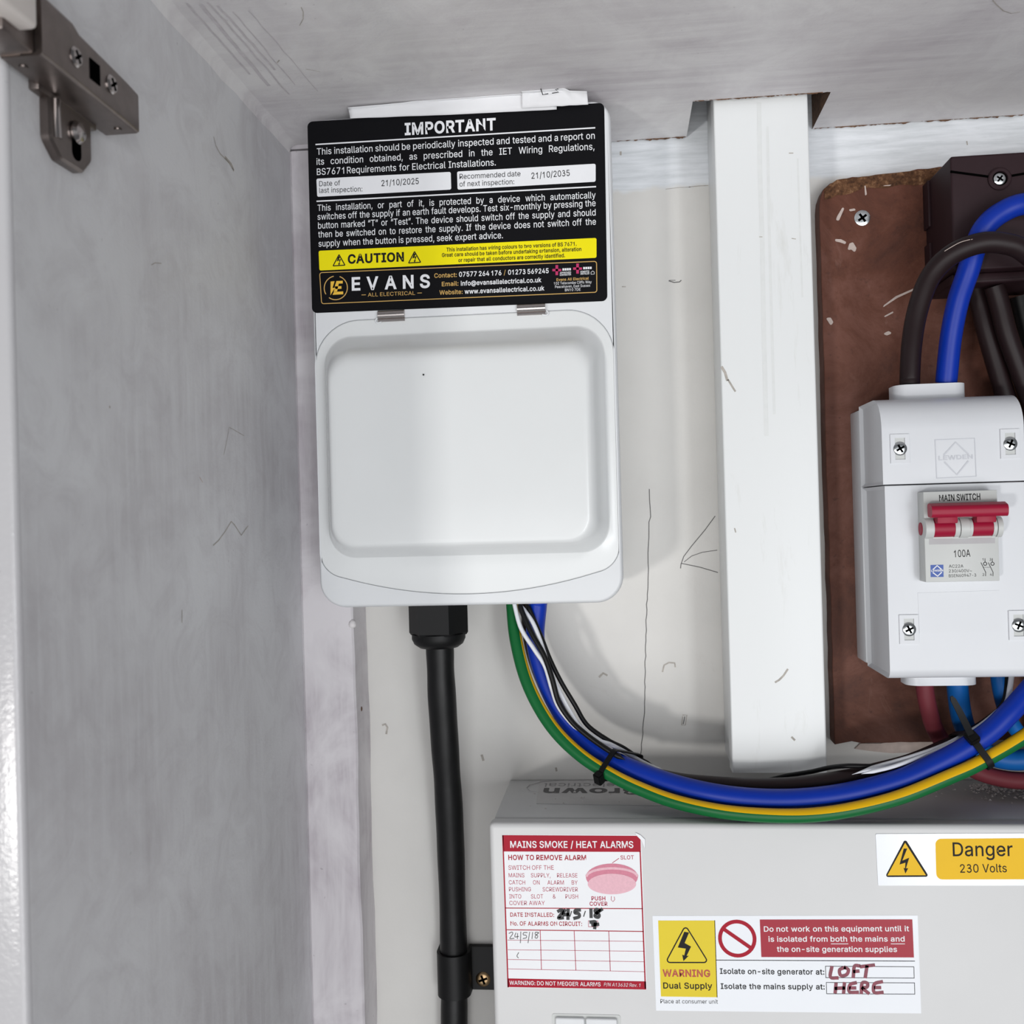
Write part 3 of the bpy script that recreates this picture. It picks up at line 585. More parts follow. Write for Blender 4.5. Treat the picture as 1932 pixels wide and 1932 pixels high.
def torn_lip(x0, x1, d, step=0.9):
    V = []; F = []; x = x0; k = 0
    while x < x1:
        h = max(0.0, 0.35 + 0.9 * noise.noise((x * 0.33, d, 2.0)) + random.uniform(-0.25, 0.35))
        V += [(x, -d - 0.05 - random.uniform(0, 0.3), ZC + 0.1), (x, -d - random.uniform(0, 0.3), ZC - h)]
        if k: F.append((2 * k - 2, 2 * k - 1, 2 * k + 1, 2 * k))
        x += step * random.uniform(0.5, 1.4); k += 1
    new_obj('torn_lip', V, F, M['raw'], ce)
torn_lip(3, NX0, 1.6); torn_lip(NX0, NX1 - 3, ND + 0.6); torn_lip(NX1 + 1, 400, 1.4)
struct(new_obj('light_block_top', *box(XL - 20, 420, 0, FRONT, ZC + 75, ZC + 93), M['void']))  # boards added above the shelf to keep light out behind the notch
struct(new_obj('light_block_front', *box(XL - 20, 420, FRONT - 18, FRONT, ZC + 18.2, ZC + 74.8), M['void']))
struct(new_obj('light_block_left', *box(XL - 20, XL, 0.2, FRONT - 18.2, ZC + 20.2, ZC + 74.8), M['void']))
struct(new_obj('light_block_right', *box(402, 420, 0.2, FRONT - 18.2, ZC + 18.2, ZC + 74.8), M['void']))
# corner batten
bt = [(XL, 0), (XL, -27.2), (XL + 1.0, -28), (-142.6, -27.6), (-141.6, -26.6), (-141.5, 0)]
ring = []
for k in range(41):
    z = -519 + (197.6 + 519) * k / 40
    w = 0.35 * math.sin(k * 0.9) + 0.2 * math.sin(k * 2.3)
    ring.append([(x + (w if x > -150 else 0), y + 0.02, z) for x, y in bt])
ba = struct(new_obj('trim_1', *loft(ring), M['batten'], None, 35), 'thinly painted wooden corner batten beside the black cable')
new_obj('batten_head', *box(XL + 0.2, -141.5, 0.2, 27, 199.0, ZC - 0.1), M['batten'], ba)
new_obj('filler_blob', *lathe([(0.05, 0), (1.6, 0.5), (2.1, 1.8), (1.7, 3.4), (0.4, 4.6)], (-142.3, -27.2, at(663, 1178, 27)[1] - 2), 'z', 12), M['caulk'], ba, 60)
rx = at(678, 1335, 13)
new_obj('rust_spot', *lathe([(0.1, 0.0), (1.6, 0.05), (1.1, 0.5), (0.1, 0.6)], (-141.6, -17, rx[1]), 'x', 12), M['raw'], ba, 60)
# painted filler bead in the corner of ceiling and side panel
cb = Mesh(); rg = []
for k in range(31):
    y = -28 - (FRONT - 30) * k / 30; r1 = 4.5 + 1.2 * noise.noise((k * 0.5, 3, 1)); r2 = 4.0 + 1.5 * noise.noise((k * 0.4, 9, 4))
    rg.append([(XL + 0.02, y, ZC - r1), (XL + r2 * 0.3, y, ZC - r1 * 0.3), (XL + r2, y, ZC - 0.02), (XL + 0.02, y, ZC - 0.02)])
cb.add(*loft(rg)); struct(cb.build('trim_2', M['ceiling'], None, 60), 'painted filler bead where the side panel meets the shelf above')

# marks on the back wall ---------------------------------------------------
def mark(pts, w, mat='pencil', name='pencil_mark', d=0.0, parent=wb):
    new_obj(name, *ribbon([at(p[0], p[1], d) for p in pts], w, d, 0.12), M[mat], parent)
def wobble(p0, p1, n, amp):
    return [(p0[0] + (p1[0] - p0[0]) * i / n + random.uniform(-amp, amp), p0[1] + (p1[1] - p0[1]) * i / n) for i in range(n + 1)]
mark(wobble((1225, 923), (1227, 975), 6, .8) + wobble((1225, 985), (1220, 1160), 18, 1.0) + wobble((1219, 1170), (1216, 1345), 18, 1.0) + wobble((1215, 1355), (1208, 1434), 8, .8), 0.42)
mark([(1349, 974), (1330, 1000), (1305, 1030), (1290, 1050), (1285, 1064), (1284, 1072)], 0.4)
mark([(1286, 1063), (1320, 1070), (1354, 1080)], 0.4)
mark([(1291, 1060), (1305, 1049), (1325, 1042), (1353, 1038)], 0.32)
mark([(1262, 530), (1272, 533), (1282, 532), (1285, 529)], 0.5)
mark([(1263, 529), (1274, 529)], 0.3)
mark([(1174, 541), (1180, 541)], 0.5, 'grey_dirt', 'scuff_mark')
mark([(1288, 1349), (1296, 1349), (1293, 1368), (1286, 1368), (1288, 1352)], 0.45, 'grey_dirt', 'scuff_mark')
mark([(1292, 1352), (1289, 1366)], 0.4)
mark([(1250, 1267), (1253, 1255), (1262, 1250), (1273, 1251), (1274, 1258)], 0.8, 'grey_dirt', 'scuff_mark')
mark([(1131, 1277), (1138, 1270), (1145, 1274)], 1.1, 'grey_dirt', 'scuff_mark')
mark([(722, 1368), (727, 1366), (731, 1372), (729, 1384)], 1.1, 'grey_dirt', 'scuff_mark')
mark([(909, 1425), (912, 1434)], 1.3, 'grey_dirt', 'scuff_mark')
mark([(1049, 1449), (1050, 1454)], 1.1, 'grey_dirt', 'scuff_mark')
mark([(1300, 353), (1318, 351), (1336, 350)], 0.45, 'grey_dirt', 'scuff_mark')
mark([(1256, 357), (1280, 354), (1302, 353)], 0.3, 'grey_dirt', 'scuff_mark')
mark([(1171, 287), (1171, 292)], 1.0, 'grey_dirt', 'scuff_mark')
mark([(1824, 267), (1825, 273)], 0.6, 'grey_dirt', 'scuff_mark')
# scratches on the left panel
def atX(px, py, X):
    a, b, c = ray(px, py); s = X / a
    return (s * b - DIST, s * c)           # (y, z)
def lmark(pts, w, mat='grey_dirt', name='scratch'):
    P = [Vector(atX(p[0], p[1], XL)) for p in pts]; n = len(P); V = []; F = []
    for i in range(n):
        tg = (P[min(i + 1, n - 1)] - P[max(i - 1, 0)]).normalized(); nn = Vector((-tg.y, tg.x)) * w / 2
        V += [(XL + 0.12, P[i].x + nn.x, P[i].y + nn.y), (XL + 0.12, P[i].x - nn.x, P[i].y - nn.y)]
        if i: a = 2 * i - 2; F.append((a, a + 1, a + 3, a + 2))
    new_obj(name, V, F, M[mat], wl)
lmark([(402, 1029), (412, 1020), (425, 1002), (436, 984), (442, 990), (455, 1010), (462, 1000), (468, 992)], 0.5)
lmark([(403, 258), (407, 275), (415, 290), (425, 300), (432, 308), (440, 321)], 0.55)
lmark([(424, 296), (430, 303), (436, 310), (441, 322)], 1.3)
lmark([(422, 858), (428, 830), (432, 806), (448, 815), (460, 822)], 0.3)
lmark([(343, 1150), (343, 1175)], 0.5)
lmark([(376, 900), (382, 910)], 0.4, 'fleck')
lmark([(206, 766), (207, 770)], 0.8)
lmark([(285, 500), (292, 496), (304, 497)], 0.3)
M['primer'] = plain('mauve_primer_streak', rgb(204, 199, 202), 0.6, vary=0.10, vscale=300)
def cmark(pts, w, mat='grey_dirt', name='brush_hair'):
    P = []
    for p in pts:
        a, b, c = ray(*p); s = ZC / c; P.append(Vector((a * s, b * s - DIST)))
    n = len(P); V = []; F = []
    for i in range(n):
        tg = (P[min(i + 1, n - 1)] - P[max(i - 1, 0)]).normalized(); nn = Vector((-tg.y, tg.x)) * w / 2
        V += [(P[i].x + nn.x, P[i].y + nn.y, ZC - 0.12), (P[i].x - nn.x, P[i].y - nn.y, ZC - 0.12)]
        if i: a = 2 * i - 2; F.append((a, a + 1, a + 3, a + 2))
    new_obj(name, V, F, M[mat], ce)
cmark([(568, 13), (572, 22), (572, 35), (565, 48)], 0.35)
cmark([(1873, 0), (1880, 8), (1893, 20), (1908, 25), (1925, 22)], 0.45)
cmark([(577, 130), (590, 132), (604, 135)], 0.25)
cmark([(523, 118), (527, 113)], 0.6)
for a_, b_, w_ in (((378, 8), (508, 162), 1.6), ((392, 4), (545, 178), 0.8), ((410, 10), (520, 132), 1.0), ((352, 6), (470, 140), 0.9), ((440, 22), (556, 160), 0.5), ((470, 20), (600, 172), 0.4)):
    n_ = 10; P_ = []
    for i in range(n_ + 1):
        t_ = i / n_; P_.append((a_[0] + (b_[0] - a_[0]) * t_ + random.uniform(-1.5, 1.5), a_[1] + (b_[1] - a_[1]) * t_))
    cmark(P_, w_, 'primer', 'brush_streak')

# =================================================================== TRUNKING
TX0, TX1, TD, TZ = 50.6, 96.0, 45.0, -127.6
tr = thing('cable_trunking', 'white plastic box trunking running down the wall from the shelf notch', 'trunking', (73, 0, TZ))
new_obj('trunking_base', *box(TX0 + 0.9, TX1 - 0.9, 0.15, 40, TZ + 0.3, ZC + 60, 0.4), M['trunk'], tr, 30)
lp = round_poly([(TX0, -33), (TX0, -TD), (TX1, -TD), (TX1, -33)], [0, 1.0, 1.0, 0], 4)
lid_in = [(TX1 - 0.85, -33), (TX1 - 0.85, -TD + 1.2), (TX0 + 0.85, -TD + 1.2), (TX0 + 0.85, -33)]
new_obj('trunking_lid', *loft([[(p[0], p[1], TZ) for p in lp + lid_in], [(p[0], p[1], ZC + 58) for p in lp + lid_in]]), M['trunk'], tr, 30)
M['wear'] = plain('worn_grey_upvc', rgb(222, 224, 223), 0.45, vary=0.03, vscale=200)
for pts, w in (([(1432, 196), (1434, 330), (1438, 450), (1441, 620), (1446, 820)], 2.2), ([(1448, 240), (1451, 420), (1457, 640), (1461, 780)], 1.3), ([(1505, 300), (1509, 420), (1514, 560)], 0.8)):
    new_obj('wear_line', *ribbon([at(*p, TD) for p in pts], w, TD, 0.06), M['wear'], tr)
for pts, w in (([(1362, 693), (1368, 703), (1372, 717)], 1.3), ([(1374, 717), (1380, 727), (1387, 738)], 0.9), ([(1386, 997), (1388, 1004)], 0.6),
               ([(1463, 1287), (1470, 1283), (1478, 1275), (1486, 1263)], 0.9), ([(1433, 447), (1438, 447)], 0.4), ([(1494, 450), (1501, 451)], 0.4), ([(1489, 289), (1496, 289)], 0.5), ([(1494, 1391), (1499, 1396)], 1.0)):
    new_obj('scuff_mark', *ribbon([at(*p, TD) for p in pts], w, TD, 0.1), M['grey_dirt'], tr)

# =================================================================== PORTRAIT ENCLOSURE
EX0, EX1, EZ0, EZ1, ED = -147.1, 0.3, -41.3, 197.0, 70.0
en = thing('distribution_box', 'white flip-lid distribution box with black notice label, beside the trunking', 'fuse box', (-73, 0, EZ0))
outl = round_poly([(EX0, EZ0), (EX1, EZ0), (EX1, EZ1), (EX0, EZ1)], [13, 13, 9, 9], 10)
new_obj('back_box', *box(EX0 + 6.5, EX1 - 4, 0.15, 30.5, EZ0 + 4, EZ1 - 4, 2.0), M['white_abs'], en, 30)
# lid outline (flush in the cover): straight top and sides, bowed bottom
bow = [(-20 - 107.2 * k / 18, -35.6 + 8.6 * ((-20 - 107.2 * k / 18 + 73.6) / 60) ** 2) for k in range(19)]
lidp = round_poly([(-146.0, 98.0), (-1.2, 98.0), (-1.2, -23.6)] + bow + [(-146.0, -23.6)], [22, 22, 15] + [0] * 19 + [15], 12)
def cover_mesh():
    rings = [xz(outl, 30)]
    r = 4.0
    for k in range(7):
        a = math.pi / 2 * k / 6
        rings.append(xz(inset(outl, r * 0.45 * (1 - math.cos(a))), ED - r + r * math.sin(a)))
    V, F = loft(rings, True, False)
    n = len(outl); k0 = len(V) - n
    pocket = inset(lidp, -0.22); m = len(pocket)
    V += xz(pocket, ED) + xz(pocket, ED - 1.0); a0 = k0 + n; a1 = a0 + m
    for j in range(m): F.append((a0 + j, a0 + (j + 1) % m, a1 + (j + 1) % m, a1 + j))
    F.append(tuple(range(a1, a1 + m)))
    bm = bmesh.new(); vs_ = [bm.verts.new(v) for v in V]
    for f in F: bm.faces.new([vs_[i] for i in f])
    bm.edges.ensure_lookup_table()
    es = []
    for lo, cnt in ((k0, n), (a0, m)):
        for j in range(cnt):
            e = bm.edges.get((vs_[lo + j], vs_[lo + (j + 1) % cnt])) or bm.edges.new((vs_[lo + j], vs_[lo + (j + 1) % cnt])); es.append(e)
    bmesh.ops.triangle_fill(bm, use_beauty=True, use_dissolve=False, edges=es)
    return from_bm(bm)
new_obj('front_cover', *cover_mesh(), M['white_abs'], en, 30)
# lid: plate plus pillowed bulge
def lid_mesh():
    rings = [xz(lidp, ED - 0.9)]
    for k in range(5):
        a = math.pi / 2 * k / 4
        rings.append(xz(inset(lidp, 0.7 * (1 - math.cos(a))), ED - 0.55 + 0.6 * math.sin(a)))
    V, F = loft(rings, True, False)
    n = len(lidp); k0 = len(V) - n
    def rr(x0, x1, z0, z1, r, d): return xz(round_poly([(x0, z0), (x1, z0), (x1, z1), (x0, z1)], r, 12), d)
    d0 = ED + 0.05
    B = []
    h = 17.5
    # (fraction of the way in, height): quick lift, straight flank, rounded front edge, faintly domed face
    for f, g in ((0, 0), (0.04, 0.015), (0.09, 0.07), (0.20, 0.22), (0.36, 0.45), (0.52, 0.68), (0.62, 0.80), (0.70, 0.875), (0.79, 0.935), (0.89, 0.975), (1.0, 0.992), (1.25, 1.0), (2.4, 1.012), (3.6, 1.016)):
        B.append(rr(-141.4 + 8.0 * f, -5.4 - 9.4 * f, -17.4 + 7.2 * f, 90.6 - 17.0 * min(f, 1.0) - 8 * max(0, f - 1), max(4, 13.5 - 2.2 * f), d0 + h * g))
    m = len(B[0]); a0 = len(V)
    V2, F2 = loft(B, False, True)
    V += V2; F += [tuple(i + a0 for i in f) for f in F2]
    bm = bmesh.new(); vs_ = [bm.verts.new(v) for v in V]
    for f in F: bm.faces.new([vs_[i] for i in f])
    es = []
    for lo, cnt in ((k0, n), (a0, m)):
        for j in range(cnt):
            e = bm.edges.get((vs_[lo + j], vs_[lo + (j + 1) % cnt])) or bm.edges.new((vs_[lo + j], vs_[lo + (j + 1) % cnt])); es.append(e)
    bmesh.ops.triangle_fill(bm, use_beauty=True, use_dissolve=False, edges=es)
    return from_bm(bm)
lid = new_obj('lid', *lid_mesh(), M['white_lid'], en, 50)
tag(lid, 'glossy white lid with a pillowed bulge')
new_obj('black_speck', *flat(circle(at(799, 707, 88), 0.45, 8), 88.1), M['ink_black'], lid)
# sprung steel hinge pins
for (xa, ya, xb, yb, side) in ((714, 591, 764, 590, -1), (976, 579, 1029, 577, 1)):
    x0, z0 = at(xa, ya + 2, ED); x1, _ = at(xb, yb + 2, ED)
    hp = Mesh()
    pr = [(-0.2, 1.7)] + [(0.3 + 2.1 * math.cos(q), -0.5 + 2.1 * math.sin(q)) for q in [1.3 - 0.22 * k for k in range(13)]] + [(1.1, -2.7), (1.2, -3.4), (0.9, -3.9), (-0.2, -3.9)]
    rings = [[(x, -(ED + a), z0 + b) for a, b in pr] for x in (x0, x0 + 0.3, x1 - 0.3, x1)]
    hp.add(*loft(rings))
    h = hp.build('hinge', M['chrome'], en, 35); h['label'] = 'bright steel lid hinge'
    cx = x0 - 0.4 if side < 0 else x1 + 0.4
    new_obj('hinge_loop', *tube([(cx - side * 2, -(ED + 0.9), z0 - 4.0), (cx, -(ED + 0.9), z0 - 4.3), (cx + side * 0.9, -(ED + 0.9), z0 - 3.3), (cx + side * 0.1, -(ED + 0.9), z0 - 2.0)], 0.42, 8, 5)[:2], M['white_abs'], h, 60)

# --- notice label
LD = ED + 0.15
A_ = zoom(560, 150, 620, 1932); B_ = zoom(560, 350, 620, 1932); C_ = zoom(600, 490, 540, 1932)
lab = new_obj('notice_label', *plate(round_poly(px_poly([(580, 230), (1140, 194), (1146, 568), (589, 591)], ED), 2.6, 6), ED + 0.02, LD), M['label_black'], en)
tag(lab, 'black vinyl inspection notice label')
P1 = LD + 0.06; P2 = LD + 0.14; P3 = LD + 0.2
def sub(name, mb, mat, parent): return mb.build(name, mat, parent)
mb = Mesh()
text(mb, 'IMPORTANT', A_(635, 325), A_(1170, 295), P1, 21.5, 0.028)
sub('heading_lettering', mb, M['ink_white'], lab)
def px_line(mb, p0, p1, wpx, d, mi=0):
    mb.add(*ribbon([at(*p0, d), at(*p1, d)], wpx * (DIST - d) / FPX, d, 0.0), mi)
mb = Mesh(); px_line(mb, A_(112, 382), A_(1752, 284), 2.6, P1); sub('rule_line', mb, M['ink_white'], lab)
mb = Mesh(); px_line(mb, A_(118, 716), A_(1757, 630), 2.6, P1); sub('rule_line', mb, M['ink_white'], lab)
mb = Mesh(); BX = 0.004
k1 = text(mb, 'This installation should be periodically inspected and tested and a report on', A_(118, 443), A_(1752, 348), P1, 12.6, BX)
text(mb, 'its condition obtained, as prescribed in the IET Wiring Regulations,', A_(116, 502), A_(1750, 412), P1, 12.6, BX, k1)
text(mb, 'BS7671 Requirements for Electrical Installations.', A_(118, 562), A_(1170, 505), P1, 12.6, BX)
sub('body_text', mb, M['ink_white'], lab)
mb = Mesh()
k2 = text(mb, 'switches off the supply if an earth fault develops. Test six-monthly by pressing the', B_(122, 202), B_(1757, 121), P1, 12.2, BX)
for s_, p0, p1, xs in (('This installation, or part of it, is protected by a device which automatically', (122, 150), (1757, 74), k2),
                  ('button marked \u201cT\u201d or \u201cTest\u201d. The device should switch off the supply and should', (125, 254), (1757, 176), k2),
                  ('then be switched on to restore the supply. If the device does not switch off the', (126, 306), (1759, 230), k2),
                  ('supply when the button is pressed, seek expert advice.', (128, 360), (1212, 310), None)):
    text(mb, s_, B_(*p0), B_(*p1), P1, 12.2, BX, xs)
sub('body_text', mb, M['ink_white'], lab)
# date boxes
b1 = new_obj('date_panel', *flat(round_poly(px_poly([A_(115, 583), A_(905, 543), A_(908, 647), A_(120, 690)], P1), 0.8, 3), P1), M['paper_white'], lab)
b2 = new_obj('date_panel', *flat(round_poly(px_poly([A_(942, 541), A_(1757, 495), A_(1757, 601), A_(945, 648)], P1), 0.8, 3), P1), M['paper_white'], lab)
mb = Mesh()
text(mb, 'Date of', A_(132, 628), A_(255, 622), P2, 10); text(mb, 'last inspection:', A_(132, 667), A_(385, 658), P2, 10)
text(mb, '21/10/2025', A_(498, 627), A_(717, 614), P2, 11.5, 0.004)
text(mb, 'Recommended date', A_(957, 586), A_(1315, 568), P2, 10); text(mb, 'of next inspection:', A_(957, 630), A_(1278, 615), P2, 10)
text(mb, '21/10/2035', A_(1380, 584), A_(1605, 566), P2, 11.5, 0.004)
sub('date_lettering', mb, M['ink_black'], lab)
# caution strip
new_obj('caution_panel', *flat(round_poly(px_poly([B_(128, 384), B_(1762, 308), B_(1762, 425), B_(133, 500)], P1), 0.8, 3), P1), M['yellow_bright'], lab)
mb = Mesh()
text(mb, 'CAUTION', B_(300, 458), B_(630, 444), P2, 16.5, 0.03)
text(mb, 'This installation has wiring colours to two versions of BS 7671.', B_(880, 388), B_(1645, 353), P2, 7.0, 0.018)
text(mb, 'Great care should be taken before undertaking extension, alteration', B_(853, 420), B_(1673, 384), P2, 7.0, 0.018)
text(mb, 'or repair that all conductors are correctly identified.', B_(950, 450), B_(1577, 421), P2, 7.0, 0.018)
for apex, l, r in (((248, 400), (208, 476), (288, 471)), ((692, 382), (652, 459), (733, 454))):
    mb.add(*frame(round_poly(px_poly([B_(*l), B_(*r), B_(*apex)], P2), 0.35, 2), 0.5, P2))
    c = at(*B_((l[0] + r[0]) / 2, (l[1] + r[1]) / 2 - 30), P2); mb.add(*flat(bolt_shape(c, 4.4), P2))
sub('caution_lettering', mb, M['ink_black'], lab)
# company panel
mb = Mesh(); mb.add(*frame(round_poly(px_poly([C_(8, 85), C_(1883, 8), C_(1885, 222), C_(22, 300)], P1), 1.3, 4), 0.38, P1))
text(mb, 'ALL ELECTRICAL', C_(337, 249), C_(655, 237), P1, 7.2, 0.0)
px_line(mb, C_(295, 238), C_(322, 237), 1.2, P1); px_line(mb, C_(672, 225), C_(700, 224), 1.2, P1)
text(mb, 'Contact:', C_(785, 122), C_(937, 116), P1, 8.2, 0.012); text(mb, 'Email:', C_(836, 179), C_(948, 174), P1, 8.2, 0.012)
text(mb, 'Website:', C_(820, 236), C_(976, 230), P1, 8.2, 0.012); text(mb, '/', C_(1254, 102), C_(1268, 101), P1, 9)
text(mb, 'Evans All Electrical', C_(1610, 144), C_(1828, 134), P1, 5.0, 0.015)
sub('gold_lettering', mb, M['gold'], lab)
mb = Mesh()
text(mb, 'E V A N S', C_(228, 206), C_(756, 186), P1, 24, 0.024)
text(mb, '07577 264 176', C_(952, 115), C_(1238, 104), P1, 9.0, 0.015); text(mb, '01273 569245', C_(1283, 101), C_(1557, 90), P1, 9.0, 0.015)
text(mb, 'info@evansallelectrical.co.uk', C_(964, 175), C_(1508, 151), P1, 8.6, 0.015)
text(mb, 'www.evansallelectrical.co.uk', C_(990, 230), C_(1528, 207), P1, 8.6, 0.015)
text(mb, '102 Telscombe Cliffs Way', C_(1592, 169), C_(1847, 158), P1, 5.0); text(mb, 'Peacehaven, East Sussex', C_(1600, 192), C_(1838, 182), P1, 5.0)
text(mb, 'BN10 7DE', C_(1667, 213), C_(1772, 209), P1, 5.0)
for x0, y0 in ((1650, 58), (1790, 49)):
    for i in range(4): mb.add(*flat(px_poly([C_(x0 + i * 15, y0 + 16 - i * .6), C_(x0 + 12 + i * 15, y0 + 15.5 - i * .6), C_(x0 + 12 + i * 15, y0 - i * .6), C_(x0 + i * 15, y0 - i * .6)], P1), P1))
text(mb, 'APPROVED', C_(1632, 95), C_(1708, 91), P1, 3.2, 0.02); text(mb, 'CONTRACTOR', C_(1632, 109), C_(1708, 105), P1, 3.2, 0.02)
text(mb, 'DOMESTIC', C_(1772, 87), C_(1832, 84), P1, 3.2, 0.02); text(mb, 'INSTALLER', C_(1772, 101), C_(1832, 98), P1, 3.2, 0.02)
mb.add(*frame(px_poly([C_(1842, 100), C_(1866, 98), C_(1867, 84), C_(1854, 74), C_(1841, 85)], P1), 0.18, P1))
sub('white_lettering', mb, M['ink_white'], lab)
mb = Mesh()
for cx, cy in ((1612, 70), (1752, 60)):
    for s in ((-30, 8, 30, -8), (-9, 34, 9, -34)):
        mb.add(*flat(px_poly([C_(cx + s[0], cy + s[1]), C_(cx + s[2], cy + s[1]), C_(cx + s[2], cy + s[3]), C_(cx + s[0], cy + s[3])], P1), P1))
sub('accreditation_cross', mb, M['magenta'], lab)
mb = Mesh(); c = at(*C_(120, 190), P1); r = 82 * 540 / 1932 * (DIST - P1) / FPX
for a0, a1 in ((-2.2, 1.3), (1.75, 3.7)):
    arc = circle(c, r, 30, a0, a1); mb.add(*ribbon(arc, 0.45, P1, 0.0))
sub('logo_ring', mb, M['gold'], lab)
mb = Mesh()
mb.add(*flat(px_poly([C_(85, 147), C_(112, 145), C_(98, 190), C_(113, 190), C_(84, 240)], P1), P1))
mb.add(*flat(px_poly([C_(124, 144), C_(167, 142), C_(167, 160), C_(119, 162)], P1), P1))
mb.add(*flat(px_poly([C_(112, 180), C_(158, 178), C_(158, 196), C_(118, 198)], P1), P1))
mb.add(*flat(px_poly([C_(108, 217), C_(170, 214), C_(170, 233), C_(98, 237)], P1), P1))
mb.add(*flat(px_poly([C_(118, 162), C_(140, 161), C_(128, 218), C_(106, 219)], P1), P1))
sub('logo_emblem', mb, M['gold_bright'], lab)

# =================================================================== PAPER ON TOP
def paper(name, prof_top, prof_bot, d_front, d_back, seed, label):
    """folded sheet wedged between the box and the shelf"""
    n = 40; rows = 7; V = []; F = []
    for i in range(n + 1):
        t = i / n
        def samp(pr):
            for k in range(len(pr) - 1):
                if pr[k][0] <= t <= pr[k + 1][0] + 1e-9:
                    u = (t - pr[k][0]) / (pr[k + 1][0] - pr[k][0]); return [pr[k][j] + (pr[k + 1][j] - pr[k][j]) * u for j in (1, 2)]
            return pr[-1][1:]
        xt, zt = samp(prof_top); xb, zb = samp(prof_bot)
        for j in range(rows):
            s = j / (rows - 1)
            d = d_front + (d_back - d_front) * s * s
            f = math.sin(s * math.pi / 2)
            w = noise.noise((t * 9 + seed, s * 2.5, seed)) * 0.9 * (0.25 + math.sin(math.pi * s))
            V.append((xb + (xt - xb) * f, -(d + w), min(zb + (zt - zb) * f + 0.25 * w, ZC - 0.15)))
    for i in range(n):
        for j in range(rows - 1):
            a = i * rows + j; F.append((a, a + rows, a + rows + 1, a + 1))
    o = new_obj(name, V, F, M['paper_sheet'], None, 40)
    md = o.modifiers.new('thickness', 'SOLIDIFY'); md.thickness = 0.0003
    return tag(o, label, 'paper')
def pp(t, x, y, d=72): return (t,) + at(x, y, d)
paper('folded_paper', [pp(0, 657, 204), pp(.3, 760, 195), pp(.55, 850, 182), pp(.75, 925, 170), pp(.9, 990, 165), pp(1, 1050, 168)],
      [pp(0, 660, 222), pp(.5, 850, 215), pp(1, 1050, 205)], 70.9, 73.0, 3.0, 'long folded white paper sheet wedged on top of the box')
p2 = paper('folded_paper', [pp(0, 985, 170), pp(.25, 1010, 165), pp(.55, 1050, 164), pp(.8, 1075, 176), pp(1, 1108, 178)],
      [pp(0, 985, 205), pp(1, 1110, 198)], 72.4, 75.5, 8.0, 'crumpled paper scrap with black pen marks above the box')
mb = Mesh()
for pts in ([(1019, 163), (1024, 179), (1034, 177)], [(1042, 176), (1054, 174), (1048, 169), (1053, 168)]):
    mb.add(*ribbon([at(*p, 76.3) for p in pts], 0.45, 76.3))
mb.build('pen_mark', M['marker_black'], p2)

# =================================================================== BLACK CABLE, GLAND, CLAMP
gl = thing('cable_gland', 'black hexagonal cable gland under the white distribution box', 'cable gland', (-92, -34, EZ0))
gx0, gz = at(771, 1150, 34); gx1, _ = at(882, 1150, 34); gc = (gx0 + gx1) / 2; gr = (gx1 - gx0) / 2
z1 = EZ0 + 3.5; z0 = at(826, 1197, 34)[1]; z00 = at(826, 1221, 34)[1]
hexr = []
for zz, k in ((z1, 1), (z0 + 1.5, 1), (z0, 0.94)):
    hexr.append([(gc + gr * k * 1.0 * math.cos(math.pi / 8 * q), -34 + gr * k * math.sin(math.pi / 8 * q), zz) for q in range(16)])
def hexpt(q, k): a = math.pi / 3 * q; return gc + gr * k * math.cos(a), -34 + gr * k * math.sin(a)
rr_ = [[(hexpt(q, k)[0], hexpt(q, k)[1], zz) for q in range(6)] for zz, k in ((z1, 1), (z0 + 1.2, 1), (z0, 0.95))]
new_obj('gland_nut', *loft(rr_), M['black_abs'], gl)
new_obj('gland_dome', *lathe([(gr * 0.90, 0.5), (gr * 0.90, -2), (gr * 0.82, (z00 - z0) * 0.7), (gr * 0.64, z00 - z0), (gr * 0.5, z00 - z0 - 0.1)], (gc, -34, z0), 'z', 28), M['black_abs'], gl, 35)
ck = [(829, 1195, 34), (830, 1225, 34), (833, 1300, 32), (840, 1414, 26), (847, 1520, 20), (852, 1645, 14), (856, 1792, 9.5), (857, 1850, 9.0), (857, 1932, 9.2), (858, 2080, 9.5)]
V, F, fm = tube([at3(*p) for p in ck], 7.25, 24, 8, rfun=lambda t: 1 + 0.018 * math.sin(t * 29) + 0.012 * math.sin(t * 61))
tag(new_obj('black_supply_cable', V, F, M['black_pvc'], None, 60), 'thick black cable hanging from the gland down the wall', 'cable')
cl = thing('cable_clamp', 'black cable saddle clamp with one screw, left of the consumer unit', 'cable clamp', (-80, 0, at(880, 1830, 5)[1]))
cxx, _ = at(857, 1835, 9); zt = at(850, 1793, 9)[1]; zb = at(850, 1874, 9)[1]
arc = []
ro, ri = 9.0, 7.5
pr = [(cxx - ro, -0.2)] + [(cxx - ro * math.cos(a), -9.4 - ro * math.sin(a)) for a in [math.pi * k / 14 for k in range(15)]] + [(cxx + ro, -4.0), (cxx + 26, -4.0), (cxx + 26, -0.2), (cxx + ri, -0.2)]
pr += [(cxx + ri * math.cos(a), -9.4 - ri * math.sin(a)) for a in [math.pi * k / 14 for k in range(15)]] + [(cxx - ri, -0.2)]
new_obj('saddle', *loft([[(x, y, zb) for x, y in pr], [(x, y, zt) for x, y in pr]]), M['black_abs'], cl, 40)
sx, sz = at(911, 1849, 5)
